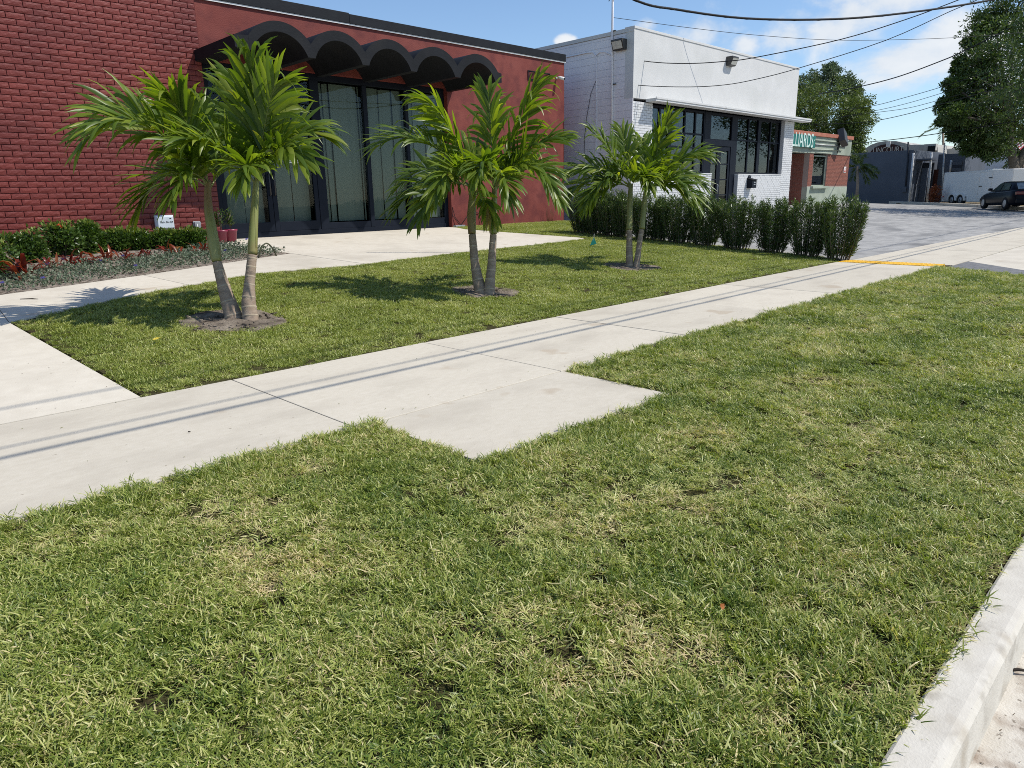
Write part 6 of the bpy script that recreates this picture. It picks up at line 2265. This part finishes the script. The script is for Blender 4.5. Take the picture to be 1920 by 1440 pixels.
# ------------------------------------------------------------------ parked car
M_car = mat('dark_blue_car_paint', (0.004, 0.006, 0.011), 0.28, spec=0.10, coat=0.0)
M_cglass = mat('car_window', (0.03, 0.05, 0.065), 0.06, spec=0.9)
M_tail = mat('red_tail_light', (0.16, 0.015, 0.015), 0.25, spec=0.6)
M_chrome = mat('chrome_strip', (0.5, 0.5, 0.5), 0.2, metal=0.9)
cp = onT(1846, 391)
h_ = R(33)
car = empty('parked_car', (cp[0], cp[1], 0), label='dark blue sedan parked beyond the street, seen from behind', cat='car')
# local frame: x forward, y left, z up; origin under the front left wheel
f_ = np.array([math.cos(h_), math.sin(h_)]); l_ = np.array([-f_[1], f_[0]])
o2 = cp[:2] - l_ * 0.78 - f_ * 3.72         # origin: rear axle line minus overhang, centre line
cz = float(ter(cp[0], cp[1]))
Mc = Matrix(((f_[0], l_[0], 0, o2[0]), (f_[1], l_[1], 0, o2[1]), (0, 0, 1, cz), (0, 0, 0, 1)))
# side outline stations: (x, half width low, half width high, z bottom, z shoulder)
ST = [(0.0, 0.70, 0.66, 0.36, 0.84), (0.12, 0.82, 0.78, 0.24, 1.00), (0.6, 0.89, 0.84, 0.22, 1.03), (1.4, 0.91, 0.86, 0.21, 0.98), (2.3, 0.91, 0.86, 0.20, 0.95), (3.2, 0.91, 0.85, 0.20, 0.94), (3.9, 0.89, 0.82, 0.21, 0.84), (4.45, 0.82, 0.74, 0.24, 0.74), (4.68, 0.66, 0.58, 0.34, 0.62)]
vs, fs = [], []
for x, wl, wh_, zb_, zs_ in ST:
    pr = [(wl * 0.9, zb_), (wl, zb_ + 0.12), (wl + 0.01, (zb_ + zs_) / 2), (wh_ + 0.02, zs_ - 0.10), (wh_ - 0.06, zs_), (0.0, zs_ + 0.03)]
    full_ = pr + [(-a_, b_) for a_, b_ in pr[-2::-1]]
    vs += [tuple(Mc @ Vector((x, a_, b_))) for a_, b_ in full_]
k_ = 11
for i in range(len(ST) - 1):
    for j in range(k_):
        a_, b_ = i * k_ + j, i * k_ + (j + 1) % k_
        fs.append((b_, a_, a_ + k_, b_ + k_))
fs.append(tuple(range(k_))); fs.append(tuple(reversed(range((len(ST) - 1) * k_, len(ST) * k_))))
MB().add(vs, fs, True).build('body', M_car, car)
RO = [(0.35, 0.72, 1.00, 0.72), (1.05, 0.58, 1.40, 0.80), (1.8, 0.58, 1.465, 0.80), (2.5, 0.57, 1.44, 0.80), (3.35, 0.70, 0.97, 0.74)]
vs, fs = [], []
for x, wt, zt_, wb in RO:
    vs += [tuple(Mc @ Vector(p)) for p in [(x, wb, 0.93), (x, wt, zt_ - 0.05), (x, wt - 0.10, zt_), (x, -wt + 0.10, zt_), (x, -wt, zt_ - 0.05), (x, -wb, 0.93)]]
for i in range(len(RO) - 1):
    for j in range(5):
        a_ = i * 6 + j
        fs.append((a_ + 1, a_, a_ + 6, a_ + 7))
fs.append(tuple(range(6))); fs.append(tuple(reversed(range(24, 30))))
MB().add(vs, fs, True).build('roof', M_car, car)
def pane_on(pts, nm='window'):
    q = [Mc @ Vector(p) for p in pts]
    n_ = (q[1] - q[0]).cross(q[2] - q[0]).normalized() * 0.012
    c_ = Mc @ Vector((2, 0, 1.1))
    if n_.dot(q[0] - c_) < 0: n_ = -n_
    MB().prism([p + n_ * 0.3 for p in q], n_).build(nm, M_cglass, car)
for sg_ in (1, -1):
    pane_on([(1.0, sg_ * 0.76, 1.02), (1.95, sg_ * 0.775, 1.00), (1.95, sg_ * 0.615, 1.38), (1.22, sg_ * 0.62, 1.34)])
    pane_on([(2.05, sg_ * 0.775, 1.00), (3.05, sg_ * 0.745, 0.985), (2.5, sg_ * 0.605, 1.36), (2.05, sg_ * 0.615, 1.385)])
pane_on([(0.44, 0.58, 1.05), (0.44, -0.58, 1.05), (0.98, -0.48, 1.37), (0.98, 0.48, 1.37)], 'rear_window')
pane_on([(3.25, 0.58, 1.03), (3.25, -0.58, 1.03), (2.62, -0.46, 1.40), (2.62, 0.46, 1.40)], 'windscreen')
def cwheel(x, sg_):
    w = empty('wheel', (0, 0, 0)); w.parent = car
    def dr(profile, nm, mt, n=20):
        vs, fs = [], []
        for rad, yy in profile:
            vs += [tuple(Mc @ Vector((x + rad * math.cos(2 * math.pi * k / n), sg_ * yy, 0.33 + rad * math.sin(2 * math.pi * k / n)))) for k in range(n)]
        for i in range(len(profile) - 1):
            for k in range(n):
                fs.append((i * n + k, i * n + (k + 1) % n, (i + 1) * n + (k + 1) % n, (i + 1) * n + k))
        fs.append(tuple(range(n))); fs.append(tuple(range((len(profile) - 1) * n, len(profile) * n)))
        MB().add(vs, fs, True).build(nm, mt, w)
    dr([(0.23, 0.70), (0.33, 0.72), (0.33, 0.90), (0.30, 0.925), (0.22, 0.92)], 'tyre', M_tyre)
    dr([(0.22, 0.915), (0.16, 0.925), (0.05, 0.93)], 'rim', M_rim)
for x in (0.98, 3.72):
    for sg_ in (1, -1):
        cwheel(x, sg_)
for sg_ in (1, -1):
    MB().box((-0.035, sg_ * 0.42 - 0.20 * (sg_ < 0) + 0.0, 0.78), (0.16, sg_ * 0.42 + 0.20 * (sg_ > 0) + 0.20, 0.93) if sg_ > 0 else (0.16, -0.42, 0.93), Mc).build('tail_light', M_tail, car, bevel=0.02)
    MB().box((2.85, sg_ * 0.90 - 0.07, 0.98), (3.05, sg_ * 0.90 + 0.10, 1.12), Mc).build('wing_mirror', M_car, car, bevel=0.03)
MB().box((-0.045, -0.40, 0.80), (0.0, 0.40, 0.83), Mc).build('trim_strip', M_chrome, car)
MB().box((-0.03, -0.26, 0.62), (0.012, 0.26, 0.75), Mc).build('number_plate', M_trim, car)
MB().box((-0.06, -0.78, 0.34), (0.14, 0.78, 0.56), Mc).build('bumper', M_car, car, bevel=0.04)

# ------------------------------------------------------------------ trees
def tree(name, base, px_lobes, D, seed, mt, label, trunk_pts, trunk_r, leaf=0.16, dens=1.0, group=None, width=0.5, spread=1.25):
    """lobes: (pixel x, pixel y, radius in pixels, depth offset in m); leaves fill each lobe's outer part in clumps"""
    r = np.random.default_rng(seed)
    o = empty(name, base, label=label, cat='tree', group=group)
    mb = MB()
    mb.tube(trunk_pts, trunk_r, 10)
    B, Dn, rn = [], [], []
    for (px, py, pr, dz) in px_lobes:
        c = atD(px, py, D + dz)
        rad = pr / F_PX * (D + dz)
        start = np.array(trunk_pts[-1])
        mid = start * 0.5 + c * 0.5 + np.array([0, 0, -0.15 * rad])
        mb.tube([start, mid, c, c + (c - start) * 0.15], [trunk_r[-1] * 0.6, trunk_r[-1] * 0.4, 0.04, 0.02], 6)
        ncl = int(60 * dens)
        for q in range(ncl):
            d = rand_dir(r, 1)[0]
            cc = c + d * rad * r.uniform(0.10, spread) ** 0.6 * np.array([1, 1, 0.8])
            cr = min(rad, 1.9) * r.uniform(0.16, 0.34)
            nl = int(34 * r.uniform(0.6, 1.3))
            e = rand_dir(r, nl)
            B.append(cc + e * cr * (r.random(nl) ** 0.5)[:, None] * np.array([1.3, 1.3, 0.55]))
            Dn.append(e + rand_dir(r, nl) * 0.8 + np.array([0, 0, 0.1]))
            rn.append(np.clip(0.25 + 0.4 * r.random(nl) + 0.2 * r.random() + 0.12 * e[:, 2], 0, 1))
            if q % 5 == 0:
                mb.tube([c, cc], [0.03, 0.012], 4, cap=False)
    B, Dn, rn = np.concatenate(B), np.concatenate(Dn), np.concatenate(rn)
    leaf_cloud('crown', B, Dn, rand_dir(r, len(B)), r.uniform(0.7, 1.25, len(B)) * leaf, leaf * width, mt, o, fold=0.1, rnd=rn)
    mb.build('trunk', M_stem, o)
    return o


M_oak = leaf_mat('dark_oak_leaf', [(0.0, (0.024, 0.048, 0.013)), (0.5, (0.056, 0.094, 0.022)), (0.9, (0.11, 0.155, 0.038)), (1.0, (0.16, 0.20, 0.06))], trans=0.22, rough=0.4, spec=0.35, tcol=(1.3, 1.4, 0.5))
M_ltree = leaf_mat('olive_tree_leaf', [(0.0, (0.052, 0.078, 0.018)), (0.5, (0.110, 0.150, 0.034)), (0.9, (0.18, 0.22, 0.062)), (1.0, (0.18, 0.20, 0.08))], trans=0.2, rough=0.45, spec=0.3, tcol=(1.3, 1.4, 0.5))
M_mtree = leaf_mat('grey_green_tree_leaf', [(0.0, (0.050, 0.078, 0.036)), (0.5, (0.095, 0.135, 0.068)), (1.0, (0.17, 0.21, 0.12))], trans=0.2, rough=0.45, spec=0.3, tcol=(1.3, 1.4, 0.7))

Dk = 47.0
tb = atD(1888, 384, Dk)
lob = [(1900, 40, 62, 0), (1960, 30, 90, 0), (1862, 95, 50, -1), (1925, 110, 70, 1), (1838, 118, 32, -1), (1835, 165, 40, 0), (1880, 175, 60, -2), (1940, 190, 70, 0), (1815, 195, 28, 1), (1850, 225, 42, -1), (1905, 235, 60, 1), (1960, 240, 60, 0), (1815, 228, 22, 0), (1838, 262, 26, 0), (1875, 268, 30, -1), (1920, 262, 34, 1), (1820, 275, 14, 0), (1865, 30, 30, 0), (1776, 200, 15, 0), (1800, 122, 13, 0), (1788, 162, 15, -1), (1772, 226, 11, 0), (1797, 250, 17, 1), (1826, 82, 15, 0), (1846, 52, 20, 1), (1808, 148, 18, 1), (1790, 215, 18, -2), (1960, -40, 80, 0), (1795, 190, 14, 1), (1852, 285, 14, 0), (1985, 120, 80, 2)]
tree('large_tree', tb, lob, Dk, 901, M_oak, 'large dark tree standing behind the parked car at the right edge',
     [tb, atD(1897, 345, Dk), atD(1902, 318, Dk), atD(1900, 300, Dk), atD(1893, 270, Dk), atD(1895, 230, Dk)], [0.42, 0.36, 0.34, 0.30, 0.26, 0.2], leaf=0.21, dens=1.25, width=0.40, spread=1.75)
o_ = bpy.data.objects.get('large_tree')
MB().tube([atD(1902, 320, Dk), atD(1914, 300, Dk), atD(1926, 270, Dk)], [0.3, 0.24, 0.18], 8).build('limb', M_stem, o_)

Ds = 33.0
tb = atD(2090, 425, Ds)
lob = [(2010, 60, 110, 0), (2110, 30, 130, 1), (2200, 90, 120, 0), (2060, 150, 110, -2), (2150, 170, 110, 2), (1985, 130, 80, 0), (2100, 90, 130, -3), (2230, 170, 90, 0), (2010, 190, 60, 1), (1960, 60, 60, 1)]
tree('street_tree', tb, lob, Ds, 907, M_oak, 'dark street tree at the upper right corner, its shade on the cross street',
     [tb, atD(2088, 340, Ds), atD(2092, 250, Ds)], [0.32, 0.26, 0.2], leaf=0.20, dens=1.3, width=0.42, spread=1.6)

Dl = 62.0
tb = atD(1560, 360, Dl)
lob = [(1505, 200, 42, 0), (1545, 195, 45, 1), (1590, 215, 40, -1), (1525, 235, 40, 0), (1570, 240, 42, 1), (1606, 235, 24, -1), (1500, 240, 35, 0), (1600, 195, 24, 0), (1590, 262, 30, 0), (1612, 210, 16, 0), (1604, 285, 16, 0), (1470, 210, 40, 1), (1598, 268, 18, -1)]
tree('dense_tree', tb, lob, Dl, 902, M_ltree, 'dense olive-green tree rising behind the billiards building',
     [tb, atD(1562, 320, Dl), atD(1558, 270, Dl)], [0.4, 0.33, 0.25], leaf=0.24, dens=1.3, width=0.36, spread=1.5)
Dm = 74.0
tb = atD(1540, 360, Dm)
lob = [(1510, 160, 26, 0), (1540, 148, 22, 0), (1562, 146, 24, 0), (1590, 155, 20, 0), (1575, 172, 24, 0), (1530, 175, 26, 0), (1605, 172, 12, 0), (1556, 130, 12, 0), (1488, 170, 24, 0)]
tree('airy_tree', tb, lob, Dm, 903, M_mtree, 'paler airy treetop showing above the dense olive-green tree',
     [tb, atD(1545, 280, Dm), atD(1548, 200, Dm)], [0.4, 0.3, 0.2], leaf=0.30, dens=0.7, width=0.36)


# fan palm clump beside the green building and slim palms beyond
M_fpalm = leaf_mat('far_palm_leaf', [(0, (0.035, 0.06, 0.02)), (1, (0.13, 0.17, 0.05))], trans=0.25, rough=0.4)
def far_palm(px, py, D, ground_px, L, n, seed, label, name='slim_palm', lw=0.05, el=(-0.3, 1.3), trunk=True):
    r = np.random.default_rng(seed)
    C = atD(px, py, D)
    G_ = atD(ground_px[0], ground_px[1], D)
    o = empty(name, G_, label=label, cat='palm tree')
    if trunk:
        MB().tube([G_, (G_ + C) / 2 + RT * 0.05, C], [0.13, 0.10, 0.08], 8).build('trunk', M_trunk, o)
    for k in range(n):
        az, e = r.uniform(0, 6.283), r.uniform(*el)
        d0 = np.array([math.cos(az) * math.cos(e), math.sin(az) * math.cos(e), math.sin(e)])
        q = C.copy(); pts = [q]; tg = []
        for s in range(10):
            d = d0 + np.array([0, 0, -1.0]) * 1.3 * ((s + .5) / 10) ** 1.4
            d /= np.linalg.norm(d)
            q = q + d * L / 10
            pts.append(q); tg.append(d)
        B, Dn = [], []
        for s in range(1, 10):
            for j in range(4):
                f = j / 4
                p = pts[s] * (1 - f) + pts[s + 1] * f
                sd_ = np.cross(tg[s], [0, 0, 1.0]); sd_ /= max(np.linalg.norm(sd_), 1e-3)
                for sg_ in (-1, 1):
                    B.append(p); Dn.append(tg[s] * 0.7 + sd_ * sg_ * 0.8 + np.array([0, 0, r.uniform(-0.5, 0.2)]))
        B, Dn = np.array(B), np.array(Dn)
        leaf_cloud('frond', B, Dn, rand_dir(r, len(B)), L * 0.28, lw, M_fpalm, o)
far_palm(1768, 240, 66, (1768, 330), 2.0, 11, 31, 'slim pale palm top in front of the large dark tree')
far_palm(1918, 292, 54, (1916, 385), 1.7, 10, 33, 'small green palm in front of the large tree trunk', lw=0.06)
far_palm(1608, 312, 49.5, (1606, 378), 1.5, 16, 34, 'bushy fan palm squeezed between the green building and the grey wall', name='fan_palm', lw=0.06, el=(-0.6, 1.4))
M_opl = leaf_mat('orange_shrub_leaf', [(0, (0.18, 0.035, 0.012)), (1, (0.35, 0.10, 0.03))], trans=0.2)
r = np.random.default_rng(55)
p = onX(1753, 366, 58.2)
o = empty('orange_shrub', (p[0], p[1], p[2] - .6), label='reddish shrub by the dark doorway behind the trailer', cat='shrub')
B = p + rand_dir(r, 700) * r.random((700, 1)) ** .4 * np.array([.4, .45, .75])
leaf_cloud('foliage', B, rand_dir(r, 700) + np.array([0, 0, .4]), rand_dir(r, 700), 0.14, 0.06, M_opl, o)
MB().tube([p - np.array([0, 0, .9]), p], 0.05, 5).build('stem', M_stem, o)
# thin pole before the grey building
a_, b_ = onX(1765.5, 378, 59.6), onX(1771, 268, 59.6)
o = empty('thin_pole', a_, label='thin metal pole between the grey building and the trailer', cat='pole')
MB().tube([a_, b_], 0.05, 8).build('post', M_metal, o)
# striped flag hanging in front of the large tree
M_fr, M_fw = mat('flag_red', (0.35, 0.03, 0.045), 0.7), mat('flag_white', (0.7, 0.66, 0.66), 0.7)
Dq = 45.6
o = empty('striped_flag', atD(1908, 280, Dq), label='red and white striped flag hanging below the large tree crown', cat='flag')
for k in range(7):
    a_, b_ = np.array([1902 + k * 1.6, 268 + k * 1.9]), np.array([1917 + k * 0.5, 259 + k * 2.2])
    a2, b2 = a_ + [1.6, 1.9], b_ + [0.5, 2.2]
    q = [atD(*a_, Dq), atD(*b_, Dq + .1), atD(*b2, Dq + .1), atD(*a2, Dq)]
    MB().prism(q, FW * 0.012).build('stripe', M_fr if k % 2 == 0 else M_fw, o)
MB().tube([atD(1900, 262, Dq), atD(1896, 292, Dq + 3.2)], 0.025, 6).build('staff', M_metal, o)

# far verge with its kerb, wheel stop and litter of leaves
tag(sheet('verge', [(49.5, 8.2), (49.2, 4.2), (60, 2), (66, 18), (58.5, 17.6), (55.4, 17.2), (54.0, 12)], 0.03, M_verge, thick=0.1), kind='structure')
vk = empty('verge_kerb', (50, 10, 0), label='pale low kerb between the cross street and the dry verge', cat='kerb')
L_ = [(45.3, 2.0), (47.3, 5.2), (49.0, 8.4), (51.6, 12.0), (54.6, 16.2), (57.5, 18.2)]
for (x0, y0), (x1, y1) in zip(L_[:-1], L_[1:]):
    d = np.array([x1 - x0, y1 - y0]); d = d / np.linalg.norm(d); n_ = np.array([-d[1], d[0]]) * 0.16
    P = []
    for (x, y) in ((x0, y0), (x1, y1)):
        for s_ in (-1, 1):
            for zz in (-0.05, 0.15):
                P.append((x + n_[0] * s_, y + n_[1] * s_, float(ter(x, y)) + zz))
    MB().add(P, [(0, 1, 3, 2), (4, 6, 7, 5), (0, 4, 5, 1), (2, 3, 7, 6), (1, 5, 7, 3), (0, 2, 6, 4)]).build('kerb_length', M_kerb, vk)
